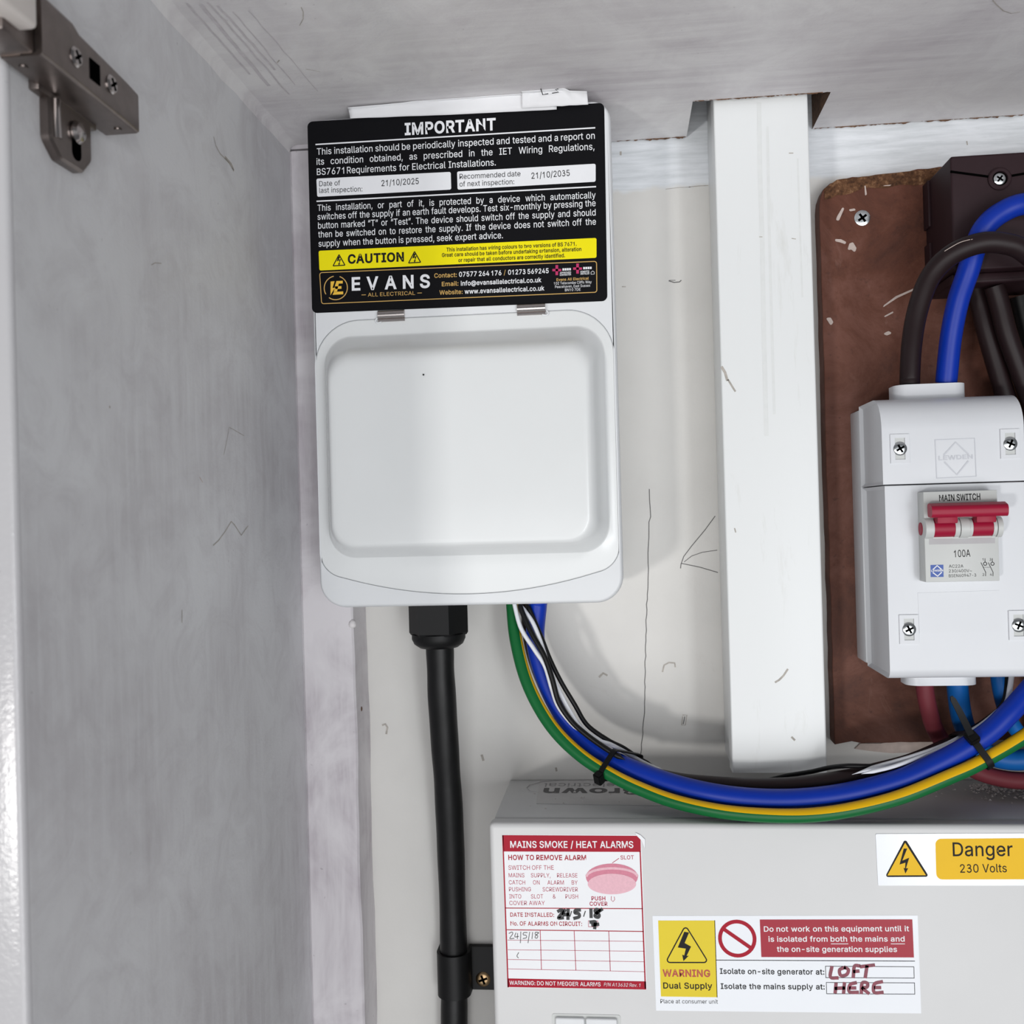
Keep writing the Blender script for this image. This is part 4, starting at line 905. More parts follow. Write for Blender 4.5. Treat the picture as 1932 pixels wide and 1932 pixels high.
def screw(parent, x, z, d, r, mat, slot=True, rotz=0.5, name='screw', dome=0.6):
    s = new_obj(name, *lathe([(r * 0.6, -2.0), (r, -0.3), (r, 0.15), (r * 0.86, dome * 0.7), (r * 0.5, dome), (0.05, dome * 1.05)], (x, -d, z), 'y', 24), mat, parent, 35)
    if slot:
        mbs = Mesh()
        for a in (rotz, rotz + math.pi / 2):
            c_, s_ = math.cos(a), math.sin(a); L, w = r * 0.62, r * 0.15
            P = [(x + c_ * u - s_ * v, z + s_ * u + c_ * v) for u, v in ((-L, -w), (L, -w), (L, w), (-L, w))]
            mbs.add(*plate(P, d + dome * 0.55, d + dome * 1.12))
        mbs.build('cross_slot', M['hole'], s)
    return s
screw(cl, sx, sz, 4.0, 4.0, M['brass'], True, 0.35, dome=0.9)

# =================================================================== CONSUMER UNIT
CX0, CD, CZ = -65.5, 80.0, -142.3
cu = thing('consumer_unit', 'pale grey consumer unit with warning stickers along the bottom', 'consumer unit', (100, 0, -420))
new_obj('base_box', *box(CX0 + 1.2, 320, 0.15, 70, -420, CZ - 0.15, 1.0), M['cu'], cu, 30)
new_obj('front_cover', *box(CX0, 321, 70.2, CD, -421, CZ, 2.4, 4), M['cu'], cu, 30)
# flip cover with two tabs at the lower edge
fx0, fz = at(1048, 1917, CD); fx1, _ = at(1164, 1917, CD); fm_, _ = at(1104, 1917, CD)
new_obj('flap_surround', *plate(round_poly([(fx0 - 1.6, fz - 60), (fx1 + 1.6, fz - 60), (fx1 + 1.6, fz + 1.2), (fx0 - 1.6, fz + 1.2)], 1.0, 3), CD - 0.5, CD + 0.25), M['grey_mod'], cu, 30)
for a, b in ((fx0, fm_ - 0.3), (fm_ + 0.3, fx1)):
    new_obj('flap', *plate(round_poly([(a, fz - 60), (b, fz - 60), (b, fz), (a, fz)], 0.8, 3), CD - 0.5, CD + 2.0, 0.7), M['white_abs'], cu, 30)
# --- smoke alarm sticker
S_ = zoom(910, 1540, 350, 1725); SD = CD + 0.12; s1 = SD + 0.05; s2 = SD + 0.11
sm = new_obj('smoke_alarm_sticker', *plate(px_poly([S_(186, 172), S_(1425, 172), S_(1478, 215), S_(1530, 1612), S_(236, 1590)], CD), CD + 0.02, SD), M['paper_white'], cu)
tag(sm, 'red and white smoke alarm instruction sticker')
# lifted corner
cr = [at(*S_(x, y), CD) for x, y in ((1425, 150), (1470, 172), (1512, 212), (1512, 300), (1480, 222), (1430, 172))]
new_obj('peeled_corner', *loft([xz(cr, SD + 0.1), xz(cr, SD + 0.5)]), M['paper_white'], sm)
mb = Mesh()
mb.add(*flat(px_poly([S_(187, 176), S_(1436, 182), S_(1472, 218), S_(1474, 332), S_(198, 328)], s1), s1))
mb.add(*flat(px_poly([S_(236, 1508), S_(1522, 1536), S_(1525, 1612), S_(236, 1588)], s1), s1))
for p0, p1, w in (((190, 180), (240, 1588), 2.4), ((1468, 330), (1516, 1600), 2.4), ((215, 854), (1490, 860), 1.6), ((230, 1056), (1498, 1072), 1.6)):
    px_line(mb, S_(*p0), S_(*p1), w, s1)
sub('red_band', mb, M['crimson'], sm)
mb = Mesh()
for p0, p1, w in (((236, 1152), (1500, 1164), .8), ((238, 1242), (1502, 1256), .8), ((240, 1332), (1506, 1354), .8), ((243, 1420), (1508, 1446), .8),
                  ((538, 1066), (550, 1424), 1.3), ((854, 1070), (870, 1430), 1.3), ((1176, 1074), (1190, 1436), 1.3)):
    px_line(mb, S_(*p0), S_(*p1), w, s1)
text(mb, 'SWITCH OFF THE', S_(243, 498), S_(665, 498), s1, 8.2, 0.0)
for i, (s, y) in enumerate((('MAINS SUPPLY, RELEASE', 568), ('CATCH ON ALARM BY', 634), ('PUSHING SCREWDRIVER', 698), ('INTO SLOT & PUSH', 764))):
    text(mb, s, S_(245 + i * 2, y), S_(885 + i * 2, y + 2), s1, 7.8, 0.0, 0.86)
text(mb, 'COVER AWAY', S_(252, 826), S_(582, 826), s1, 7.8, 0.0)
text(mb, 'SLOT', S_(1285, 402), S_(1410, 400), s1, 7.2, 0.01); text(mb, 'PUSH', S_(1015, 782), S_(1145, 782), s1, 7.2, 0.02); text(mb, 'COVER', S_(998, 832), S_(1165, 832), s1, 7.2, 0.02)
px_line(mb, S_(1210, 434), S_(1270, 392), 1.2, s1)
for pts in ([(1200, 745), (1198, 778), (1215, 795), (1232, 775), (1226, 750)],):
    mb.add(*ribbon([at(*S_(*p), s1) for p in pts], 0.25, s1, 0.0))
sub('small_lettering', mb, M['crimson_faded'], sm)
mb = Mesh()
text(mb, 'HOW TO REMOVE ALARM', S_(242, 406), S_(966, 408), s1, 9.2, 0.02)
sub('heading_lettering', mb, M['crimson'], sm); mb = Mesh()
text(mb, 'DATE INSTALLED:', S_(260, 934), S_(668, 936), s1, 7.6, 0.012); text(mb, 'No. OF ALARMS ON CIRCUIT:', S_(262, 1016), S_(928, 1020), s1, 7.6, 0.012)
sub('date_lettering', mb, M['crimson'], sm)
mb = Mesh()
text(mb, 'MAINS SMOKE / HEAT ALARMS', S_(260, 292), S_(1405, 294), s2, 12.2, 0.015)
sub('title_lettering', mb, M['ink_white'], sm); mb = Mesh()
text(mb, 'WARNING: DO NOT MEGGER ALARMS', S_(253, 1566), S_(1100, 1582), s2, 7.4, 0.01)
text(mb, 'P/N A13632 Rev. 1', S_(1130, 1580), S_(1465, 1588), s2, 6.6, -0.004, None, 0, 0.2)
sub('footer_lettering', mb, M['ink_white'], sm)
mb = Mesh()
def ell(c, rx, ry, n=36): return [at(*S_(c[0] + rx * math.cos(2 * math.pi * k / n), c[1] + ry * math.sin(2 * math.pi * k / n)), s1) for k in range(n)]
mb.add(*flat(ell((1205, 565), 242, 125), s1)); mb.build('alarm_drawing_rim', M['pink_mid'], sm)
mb = Mesh(); mb.add(*flat([(x, z) for x, z in ell((1205, 630), 225, 96)], s1 + 0.05)); mb.add(*ribbon([at(*S_(1205 + 236 * math.cos(a), 562 + 78 * math.sin(a)), s1) for a in [math.pi * (1.03 + 0.94 * k / 24) for k in range(25)]], 1.1, s1 + 0.05, 0.0))
mb.build('alarm_drawing_face', M['pink'], sm)
mb = Mesh()
def strokes(mb, lists, f, d, w):
    for L in lists: mb.add(*ribbon([tuple(p)[:2] for p in [(q.x, q.y) for q in catmull([Vector((*at(*f(*p), d), 0)) for p in L], 4)]], w, d, 0.0))
strokes(mb, [[(705, 885), (735, 870), (745, 890), (715, 935), (710, 948), (750, 945)], [(768, 872), (752, 915), (800, 912)], [(798, 868), (796, 955)],
             [(908, 872), (868, 874), (862, 900), (895, 905), (900, 935), (855, 950)], [(1010, 866), (1012, 938)], [(1092, 878), (1062, 866), (1048, 885), (1085, 915), (1078, 940), (1048, 930), (1058, 905), (1092, 880), (1112, 866)],
             [(1005, 985), (1050, 982), (1048, 1010), (1045, 1042)], [(1022, 1012), (1078, 1005)]], S_, s2, 1.5)
strokes(mb, [[(830, 885), (815, 932)], [(958, 884), (942, 932)]], S_, s2, 0.45)
sub('marker_writing', mb, M['marker_black'], sm)
mb = Mesh(); mb.add(*frame(px_poly([S_(985, 1030), S_(1078, 1032), S_(1076, 972), S_(984, 970)], s1), 0.22, s1)); sub('alarm_count_box', mb, M['crimson_faded'], sm)
mb = Mesh()
strokes(mb, [[(248, 1090), (275, 1078), (282, 1095), (255, 1138), (295, 1136)], [(312, 1085), (302, 1122), (338, 1118)], [(328, 1090), (326, 1140)], [(358, 1075), (354, 1178)],
             [(418, 1082), (384, 1084), (382, 1104), (406, 1108), (410, 1130), (378, 1138)], [(440, 1078), (425, 1178)], [(468, 1080), (462, 1140)],
             [(522, 1082), (495, 1080), (492, 1098), (515, 1112), (508, 1134), (490, 1128), (498, 1108), (525, 1085)], [(338, 1268), (322, 1300), (335, 1318)]], S_, s2, 0.32)
sub('pencil_writing', mb, M['pencil'], sm)
# --- danger sticker
G_ = zoom(1600, 1540, 332, 1932); GD = CD + 0.35; g1 = GD + 0.05; g2 = GD + 0.11; g3 = GD + 0.16
dg = new_obj('danger_sticker', *plate(round_poly(px_poly([G_(300, 192), G_(3300, 180), G_(3300, 758), G_(328, 758)], CD), 0.6, 3), CD + 0.02, GD), M['gloss_white'], cu)
tag(dg, 'white danger sticker with yellow panel and triangle')
TP = [(405, 668), (890, 665), (627, 246)]
new_obj('triangle_border', *flat(round_poly(px_poly([G_(*p) for p in TP], g1), 0.8, 3), g1), M['ink_black'], dg)
new_obj('triangle_field', *flat(px_poly([G_(432, 650), G_(855, 648), G_(627, 292)], g2), g2), M['yellow_warm'], dg)
mb = Mesh(); mb.add(*flat(px_poly([G_(*p) for p in ((612, 355), (650, 355), (596, 488), (672, 456), (636, 572), (660, 572), (630, 630), (610, 568), (626, 572), (630, 510), (566, 530))], g3), g3)); sub('lightning_bolt', mb, M['ink_black'], dg)
new_obj('yellow_panel', *flat(round_poly(px_poly([G_(970, 695), G_(3100, 690), G_(3100, 232), G_(958, 248)], g1), 2.6, 6), g1), M['yellow_warm'], dg)
mb = Mesh(); text(mb, 'Danger', G_(1152, 438), G_(1810, 436), g2, 24.5, 0.006); text(mb, '230 Volts', G_(1232, 620), G_(1745, 614), g2, 15, 0.004); sub('lettering', mb, M['ink_black'], dg)
# --- dual supply sticker
U_ = zoom(1200, 1680, 732, 1932); UD = CD + 0.12; u1 = UD + 0.05; u2 = UD + 0.11
du = new_obj('dual_supply_sticker', *plate(px_poly([U_(82, 126), U_(1402, 124), U_(1420, 612), U_(100, 598)], CD), CD + 0.02, UD), M['gloss_white'], cu)
tag(du, 'white dual supply warning sticker with crimson panel')
new_obj('warning_panel', *flat(px_poly([U_(110, 150), U_(392, 150), U_(404, 532), U_(124, 528)], u1), u1), plain('mustard_yellow_print', rgb(222, 198, 4), 0.35, spec=0.3, vary=0.02), du)
mb = Mesh()
mb.add(*frame(round_poly(px_poly([U_(142, 362), U_(366, 362), U_(246, 168)], u2), 1.4, 4), 0.55, u2))
mb.add(*flat(px_poly([U_(*p) for p in ((240, 206), (264, 210), (242, 262), (274, 280), (252, 326), (262, 326), (236, 352), (230, 320), (240, 324), (248, 290), (208, 284))], u2), u2))
sub('triangle_symbol', mb, M['ink_black'], du); mb = Mesh()
text(mb, 'Dual Supply', U_(136, 488), U_(380, 490), u2, 10.8, 0.015)
text(mb, 'Place at consumer unit', U_(122, 562), U_(408, 564), u1, 7.6, 0.0)
sub('caption_lettering', mb, M['ink_black'], du); mb = Mesh()
text(mb, 'Isolate on-site generator at:', U_(418, 415), U_(938, 419), u1, 9.8, 0.015)
text(mb, 'Isolate the mains supply at:', U_(422, 490), U_(940, 493), u1, 9.8, 0.015)
sub('isolation_lettering', mb, M['ink_black'], du); mb = Mesh()
px_line(mb, U_(392, 150), U_(404, 532), 1.3, u1); px_line(mb, U_(400, 347), U_(1388, 352), 1.3, u1)
sub('divider_line', mb, M['ink_black'], du); mb = Mesh()
mb.add(*frame(px_poly([U_(944, 436), U_(1387, 438), U_(1385, 379), U_(942, 376)], u1), 0.26, u1))
mb.add(*frame(px_poly([U_(948, 516), U_(1390, 518), U_(1388, 459), U_(946, 457)], u1), 0.26, u1))
sub('answer_box', mb, M['ink_black'], du)
mb = Mesh(); text(mb, 'WARNING', U_(133, 428), U_(370, 430), u2, 12.5, 0.025); sub('warning_lettering', mb, plain('dark_orange_red_print', rgb(170, 40, 20), 0.4), du)
new_obj('crimson_panel', *flat(px_poly([U_(616, 145), U_(1376, 144), U_(1384, 334), U_(624, 332)], u1), u1), M['crimson_gloss'], du)
mb = Mesh()
text(mb, 'Do not work on this equipment until it', U_(637, 205), U_(1360, 203), u2, 9.6, 0.012)
text(mb, 'is isolated from both the mains and', U_(660, 255), U_(1338, 254), u2, 9.6, 0.012)
text(mb, 'the on-site generation supplies', U_(702, 305), U_(1300, 306), u2, 9.6, 0.012)
px_line(mb, U_(972, 266), U_(1056, 266), 1.2, u2); px_line(mb, U_(1270, 266), U_(1338, 266), 1.2, u2)
sub('white_lettering', mb, M['ink_white'], du)
mb = Mesh(); c = at(*U_(504, 240), u1); r = 84 * .3789 * (DIST - CD) / FPX
ro_ = circle(c, r * 1.10, 40); ri_ = circle(c, r * 0.88, 40); mb.add(xz(ro_, u1) + xz(ri_, u1), [(i, (i + 1) % 40, 40 + (i + 1) % 40, 40 + i) for i in range(40)])
mb.add(*ribbon([at(*U_(436, 192), u1), at(*U_(574, 288), u1)], 1.7, u1, 0.02)); sub('prohibition_ring', mb, M['crimson'], du)
mb = Mesh()
strokes(mb, [[(975, 382), (968, 432), (1004, 436)], [(1040, 384), (1014, 396), (1020, 424), (1048, 420), (1058, 396), (1040, 384)], [(1082, 432), (1088, 378), (1112, 376)], [(1086, 404), (1108, 402)], [(1120, 380), (1185, 372)], [(1150, 378), (1142, 432)]], U_, u2, 1.5)
strokes(mb, [[(996, 464), (992, 508)], [(1038, 462), (1034, 510)], [(994, 488), (1036, 486)], [(1095, 460), (1066, 470), (1062, 505), (1105, 508)], [(1066, 486), (1092, 486)], [(1122, 512), (1126, 462), (1152, 462), (1150, 482), (1128, 486), (1158, 512)],
             [(1225, 455), (1190, 464), (1182, 490), (1190, 510), (1228, 508)], [(1190, 484), (1216, 484)]], U_, u2, 1.5)
sub('marker_writing', mb, M['marker_red'], du)
# --- old sticker on the top face, print upside down to us
T_ = zoom(930, 1440, 370, 1932)
def top_pt(px, py, up=0.0):
    a, b, c = ray(px, py); s = (CZ + up) / c; return (a * s, b * s - DIST)
ts = [top_pt(*T_(x, y)) for x, y in ((428, 398), (1760, 420), (1640, 150), (470, 140))]
tsk = new_obj('top_sticker', *loft([[(p[0], min(p[1], -2), CZ - 0.1) for p in ts], [(p[0], min(p[1], -2), CZ + 0.12) for p in ts]]), plain('clear_grey_sticker', rgb(198, 196, 196), 0.35), cu)
mb = Mesh()
def top_text(mb, s, x0, x1, ybase, h, bold):
    """reads from the wall side: letters run right to left, tops towards the room"""
    V, F, w = word_mesh(s, bold); k = (x1 - x0) / w
    mb.add([(x1 - a * k, ybase - b * h / CAP, CZ + 0.2 + 0.02 * lv) for a, b, lv in V], F)
bx = top_pt(*T_(490, 300)); bx2 = top_pt(*T_(1470, 320)); by = top_pt(*T_(900, 250)); by2 = top_pt(*T_(900, 308))
top_text(mb, 'Brown', bx[0], bx2[0], by[1], by[1] - by2[1], 0.03)
sub('bold_print', mb, plain('worn_dark_print', rgb(70, 68, 70), 0.5), tsk)
mb = Mesh(); ey = top_pt(*T_(800, 200)); ey2 = top_pt(*T_(800, 238)); ex = top_pt(*T_(500, 220)); ex2 = top_pt(*T_(1200, 220))
top_text(mb, 'electrical', ex[0], ex2[0], ey[1], ey[1] - ey2[1], 0.0)
el = [top_pt(*T_(x, y)) for x, y in ((700, 165), (480, 185), (360, 215), (330, 245), (360, 272), (450, 290))]
V = []; F = []
for i, p in enumerate(el):
    V += [(p[0], p[1], CZ + 0.2), (p[0] + 0.3, p[1] - 0.4, CZ + 0.2)]
    if i: F.append((2 * i - 2, 2 * i - 1, 2 * i + 1, 2 * i))
mb.add(V, F); sub('faint_print', mb, plain('faint_grey_print', rgb(140, 138, 140), 0.5), tsk)
# plaster crumbs on the top
mb = Mesh()
for k in range(420):
    px = random.uniform(1660, 1932) if k < 120 else random.uniform(1000, 1932); py = 1478 + abs(random.gauss(0, 14)) + (1932 - px) * 0.02
    if k % 4: px = random.uniform(1830, 1945); py = 1480 + abs(random.gauss(0, 13)) * (px - 1780) / 130
    p = top_pt(px, py); s = random.uniform(0.3, 1.0) * (1.8 if k % 9 == 0 else 1)
    if p[1] > -2 or p[1] < -76: continue
    a = random.uniform(0, 3); q = [(p[0] + s * math.cos(a + t), p[1] + s * math.sin(a + t), CZ + 0.02) for t in (0, 2.1, 4.2)] + [(p[0], p[1], CZ + s * 0.8)]
    mb.add(q, [(0, 1, 2), (0, 1, 3), (1, 2, 3), (2, 0, 3)])
tag(mb.build('plaster_crumbs', M['debris']), 'white plaster crumbs scattered on top of the consumer unit', 'debris', None, 'stuff')

# =================================================================== BACKBOARD
BD = 12.0
bd = thing('backboard', 'red brown painted chipboard backboard behind the main switch', 'board', (200, 0, -121))
top = []
for i in range(40):
    x = 118 + (330 - 118) * i / 39; top.append((x, 170.6 + (x - 118) * 0.06 + random.uniform(-0.6, 0.6)))
bot = []
for i in range(46):
    x = 330 + (110 - 330) * i / 45; bot.append((x, -121 + (0.9 * noise.noise((x * 0.2, 1, 1)) + (2.2 if x < 150 else 1.5) * max(0, noise.noise((x * 0.11, 5, 2)))) + (x - 106) * 0.015))
left = [(106.2 + random.uniform(-0.25, 0.25), -119 + (156 + 119) * i / 30) for i in range(31)]
bp = bot + [(106.4, -121.4)] + left + [(106.8, 161), (108.5, 165.5), (112, 168.5)] + top
new_obj('panel', *plate(bp, 0.15, BD, 0.7, 2), M['board'], bd, 40)
# torn fibre strip along the top
tn = []; 
rings = []
for i in range(60):
    x = 109 + (300 - 109) * i / 59; zt_ = (168.5 + (x - 112) * 0.06 + 1.4) if x > 113 else 166 + (x - 109) * 0.6
    h = 7.0 + 4.5 * noise.noise((x * 0.08, 2, 7)) + 3.0 * noise.noise((x * 0.5, 2, 7))
    rings.append([(x, -BD - 0.15, zt_ - h), (x, -BD - 0.7 - 0.5 * noise.noise((x * 0.7, 1, 1)), zt_ - h * 0.5), (x, -BD - 0.1, zt_ + 0.6 * noise.noise((x * 0.9, 3, 1))), (x, -BD + 3, zt_)])
V, F = loft(rings, True, True); new_obj('torn_edge', V, F, M['torn'], bd)
screw(bd, *at(1627, 411, BD + .5), BD + 0.3, 4.0, M['zinc'], True, 0.6, dome=0.5)
def fleck(pts):
    new_obj('paint_fleck', *plate(round_poly(px_poly(pts, BD), 0.7, 3), BD + 0.02, BD + 0.35), M['fleck'], bd)
Q_ = zoom(1500, 260, 432, 1546)
fleck([Q_(*p) for p in ((320, 470), (332, 478), (296, 560), (274, 558), (284, 530))])
fleck([Q_(*p) for p in ((360, 485), (400, 478), (412, 490), (372, 498))])
fleck([Q_(*p) for p in ((268, 684), (310, 686), (345, 704), (340, 720), (300, 706), (272, 700))])
fleck([Q_(*p) for p in ((366, 715), (390, 705), (414, 745), (404, 778), (380, 755), (352, 760))])
fleck([Q_(*p) for p in ((205, 1216), (240, 1214), (258, 1245), (242, 1272), (222, 1240))])
fleck([Q_(*p) for p in ((600, 1130), (680, 1070), (830, 1005), (828, 1018), (690, 1082), (590, 1148))])
fleck([Q_(*p) for p in ((600, 1205), (660, 1172), (664, 1182), (606, 1212))])
fleck([Q_(*p) for p in ((590, 1325), (630, 1305), (658, 1320), (620, 1335))])
fleck([Q_(*p) for p in ((455, 1300), (462, 1300), (478, 380), (470, 300))][:0] or [Q_(*p) for p in ((466, 300), (472, 300), (484, 385), (472, 392))])
fleck([Q_(*p) for p in ((250, 345), (275, 348), (270, 366), (248, 362))])
fleck([Q_(*p) for p in ((520, 312), (545, 310), (600, 322), (655, 312), (640, 326), (560, 328))])
# bare plaster showing below the board
pl = [at(*p, 0) for p in ((1612, 1412), (1622, 1402), (1660, 1402), (1690, 1397), (1740, 1394), (1800, 1396), (1932, 1390), (1932, 1420), (1760, 1418), (1680, 1420), (1640, 1416))]
new_obj('bare_plaster', *plate(pl, 0.05, 1.2), M['fleck'], wb)

# =================================================================== SUPPLY CUTOUT
KX0, KZ1, KD, KZ0 = 159.3, 165.3, 53.0, 110.0
ko = thing('service_fuse_cutout', 'dark brown supply fuse cutout at the top right of the board', 'fuse holder', (210, -BD, KZ0))
kb = [(KX0, KZ0 + 1), (290, KZ0 + 1), (290, KZ1), (KX0, KZ1)]
V, F = plate(round_poly(kb, 1.2, 3), BD + 0.1, KD, 1.0, 3)
new_obj('housing', V, F, M['bakelite'], ko, 35)
new_obj('lower_housing', *plate(round_poly([(KX0 + 1.0, KZ0 - 4), (290, KZ0 - 4), (290, KZ0 + 0.9), (KX0 + 1.0, KZ0 + 0.9)], 0.8, 3), BD + 0.1, KD - 6, 1.0, 3), M['bakelite'], ko, 35)
new_obj('side_lug', *box(KX0 - 1.3, KX0 + 0.05, BD + 0.1, BD + 9, 141, KZ1 - 1, 0.4), M['bakelite'], ko, 30)
new_obj('side_lug', *box(KX0 - 1.3, KX0 + 0.05, BD + 0.1, BD + 9, KZ0 + 2, 133, 0.4), M['bakelite'], ko, 30)
kx, kz = at(1885.5, 338, KD)
new_obj('screw_boss', *lathe([(5.3, 0), (5.3, 0.9), (4.7, 1.3), (3.5, 1.3), (3.4, 0.3), (0.1, 0.25)], (kx, -KD, kz), 'y', 28), M['bakelite'], ko, 30)
new_obj('boss_well', *flat(circle((kx, kz), 3.3, 24), KD + 0.45), M['hole'], ko)
screw(ko, kx, kz, KD + 0.5, 2.75, M['zinc'], True, 0.9, dome=0.5)
for pts, w in (([(1793, 326), (1815, 328), (1850, 333), (1868, 336)], 1.0), ([(1902, 335), (1920, 331), (1960, 325)], 1.0)):
    new_obj('rib', *loft([xz([(a[0], a[1]), (b[0], b[1]), (b[0], b[1] + 0.9), (a[0], a[1] + 0.9)], dd) for a, b in [(at(*pts[0], KD), at(*pts[-1], KD))] for dd in (KD - 0.2, KD + 0.7)]), M['hole'], ko)

# =================================================================== ISOLATOR (main switch in its own box)
IX0, IX1, IZ0, IZ1, ID = 118.6, 180.8, -78.0, 50.5, 75.0
iso = thing('main_switch_enclosure', 'white plastic enclosure with crimson double-pole main switch toggle', 'main switch', (149, -BD, IZ0))
sideprof = round_poly([(-BD - 0.1, IZ0 + 2.0), (-32, IZ0 + 0.8), (-32, IZ1 - 1.2), (-BD - 0.1, IZ1 - 2.2)], [0, 0, 0, 0], 1)
new_obj('base', *box(IX0 + 0.0, IX1 - 0.0, BD + 0.1, 31.5, IZ0 + 1.2, IZ1 - 1.4, 1.0, 2), M['white_iso'], iso, 30)
def cover(name, z0, z1, r0, r1):
    pr = [(-31.6, z0), (-ID, z0), (-ID, z1), (-31.6, z1)]
    rp = round_poly(pr, [0, r0, r1, 0], 10)
    bev = 1.3; rings = []
    for k in range(5):
        a = math.pi / 2 * k / 4; q = inset(rp, bev * (1 - math.sin(a))) if k < 4 else rp
        rings.append([(IX0 + 1.2 + bev * (1 - math.cos(a)) * 1.0 - 0 if False else IX0 + 1.0 + bev * (1 - math.cos(math.pi / 2 - a)) * 0 + bev * (1 - math.sin(a)) * 0 + bev * (1 - math.cos(a)), p[0], p[1]) for p in q])
    return rp
def cover_mesh2(z0, z1, r0, r1, x0, x1):
    rp = round_poly([(-31.6, z0), (-ID, z0), (-ID, z1), (-31.6, z1)], [0, r0, r1, 0], 12)
    bev = 1.6; rings = []
    for k in range(6):
        a = math.pi / 2 * k / 5
        rings.append([(x0 + bev * (1 - math.sin(a)), max(min(p[0], -31.6), -ID), p[1]) for p in inset(rp, bev * (1 - math.cos(math.pi / 2 - a)) if False else bev * (1 - math.cos(math.pi / 2 * (1 - k / 5))))])
    rings2 = [[(x0 + x1 - p[0], p[1], p[2]) for p in r] for r in reversed(rings)]
    return loft(rings + rings2)
ZS = 10.3
new_obj('upper_cover', *cover_mesh2(ZS + 0.25, IZ1, 0.4, 15, IX0 + 0.2, IX1 - 0.2), M['white_iso'], iso, 35)
lc = new_obj('lower_cover', *cover_mesh2(IZ0, ZS - 0.25, 5, 0.4, IX0 + 0.8, IX1 - 0.8), M['white_iso'], iso, 35)
# cable collars top and bottom
for zt_, zb_, dd in ((at(1748, 728, 45)[1], IZ1 - 3, 45), (IZ0 + 3, at(1770, 1288, 45)[1], 45)):
    xa, xb = (at(1681, 745, dd)[0], at(1815, 745, dd)[0]) if zt_ > 0 else (at(1703, 1280, dd)[0], at(1836, 1280, dd)[0])
    rp = round_poly([(xa, -dd - 9), (xb, -dd - 9), (xb, -dd + 9), (xa, -dd + 9)], 6, 6)
    new_obj('cable_collar', *loft([[(p[0], p[1], z) for p in q] for q, z in ((rp, zb_), (rp, zt_))]), M['white_iso'], iso, 30)
# screw pockets
I_ = zoom(1560, 720, 372, 1198)
for (cx, cy) in ((443, 408), (1112, 378), (498, 1505), (1163, 1480)):
    x, z = at(*I_(cx, cy), ID)
    rp = [(x - 4.2, z - 6.6), (x + 4.2, z - 6.6), (x + 4.2, z + 6.6), (x - 4.2, z + 6.6)]; rin = [(x - 2.2, z - 4.9), (x + 2.2, z - 4.9), (x + 2.2, z + 4.9), (x - 2.2, z + 4.9)]
    pk = Mesh()
    V = xz(rp, ID - 0.5) + xz(rp, ID + 0.7) + xz(rin, ID + 0.7) + xz(rin, ID + 0.05)
    F = [(a + j, a + (j + 1) % 4, a + 4 + (j + 1) % 4, a + 4 + j) for a in (0, 4, 8) for j in range(4)]
    pk.add(V, F)
    pko = pk.build('screw_pocket', M['white_iso'], iso)
    new_obj('slot_floor', *flat(rin, ID + 0.12), M['grey_mod'], pko)
    screw(iso, x, z, ID + 0.5, 3.1, M['zinc'], True, random.uniform(0.2, 1.2), dome=0.7)
# raised maker's mark on the upper cover, blank raised panel below
mb = Mesh()
mb.add(*frame(px_poly([I_(665, 590), I_(910, 578), I_(900, 342), I_(655, 352)], ID), 0.35, ID + 0.18))
for pts in (((712, 445), (782, 368), (858, 440)), ((716, 490), (790, 566), (858, 484))):
    mb.add(*ribbon([at(*I_(*p), ID) for p in pts], 0.7, ID + 0.06, 0.12))
text(mb, 'LEWDEN', I_(680, 478), I_(888, 468), ID + 0.18, 7.5, 0.02)
em = mb.build('embossed_mark', plain('embossing_shade_grey', rgb(199, 201, 207), 0.5, vary=0.01), iso)  # greyer than the cover: the relief shade is put into the colour
new_obj('marking_panel', *plate(px_poly([I_(562, 1530), I_(1058, 1517), I_(1048, 1268), I_(552, 1284)], ID), ID - 0.05, ID + 0.16), M['white_iso'], iso)
# switch module
N_ = zoom(1720, 900, 180, 1581); ND_ = ID + 9.0
mx0, mz1 = at(*N_(95, 255), ID); mx1, mz0 = at(*N_(1462, 1720), ND_)
mod = new_obj('switch_module', *box(mx0, mx1, ID - 1.0, ND_, mz0, mz1, 0.35, 2), M['grey_mod'], iso, 30)
n1 = ND_ + 0.05
def nx(x): return at(*N_(x, 800), ND_)[0]
def nz(y): return at(*N_(800, y), ND_)[1]
zc_ = nz(840); hr = 3.9
# bearing rings
for xa, xb in ((200, 345), (690, 775), (780, 930), (930, 985), (1320, 1385), (1390, 1480)):
    k = 1.0 if (xa in (200, 780, 1390)) else 0.92
    new_obj('bearing_ring', *lathe([(4.6 * k, 0), (4.6 * k, nx(xb) - nx(xa) - 0.15)], (nx(xa), -ND_ + 0.6, zc_), 'x', 32), M['grey_mod'], mod, 40)
for xa, xb in ((345, 690), (985, 1320)):
    tg_ = new_obj('toggle', *lathe([(4.0, 0), (4.0, nx(xb) - nx(xa))], (nx(xa), -ND_ + 0.6, zc_), 'x', 32), M['switch_red'], mod, 40)
    new_obj('toggle_neck', *box(nx(xa + 5), nx(xb - 5), ND_ + 1.0, ND_ + 7.2, nz(760), nz(560), 0.5), M['switch_red'], tg_, 30)
bz0, bz1 = nz(665), nz(430)
rp = round_poly([(-(ND_ + 2.8), bz0 + 0.6), (-(ND_ + 9.4), bz0 - 0.2), (-(ND_ + 9.8), bz1 - 1.4), (-(ND_ + 5), bz1 + 0.2), (-(ND_ + 2.5), bz1 - 0.4)], [1.2, 2.2, 2.2, 1.6, 1.2], 6)
tb = new_obj('toggle_bar', *loft([[(x, p[0], p[1]) for p in rp] for x in (nx(240) , nx(1485))]), M['switch_red'], mod, 35)
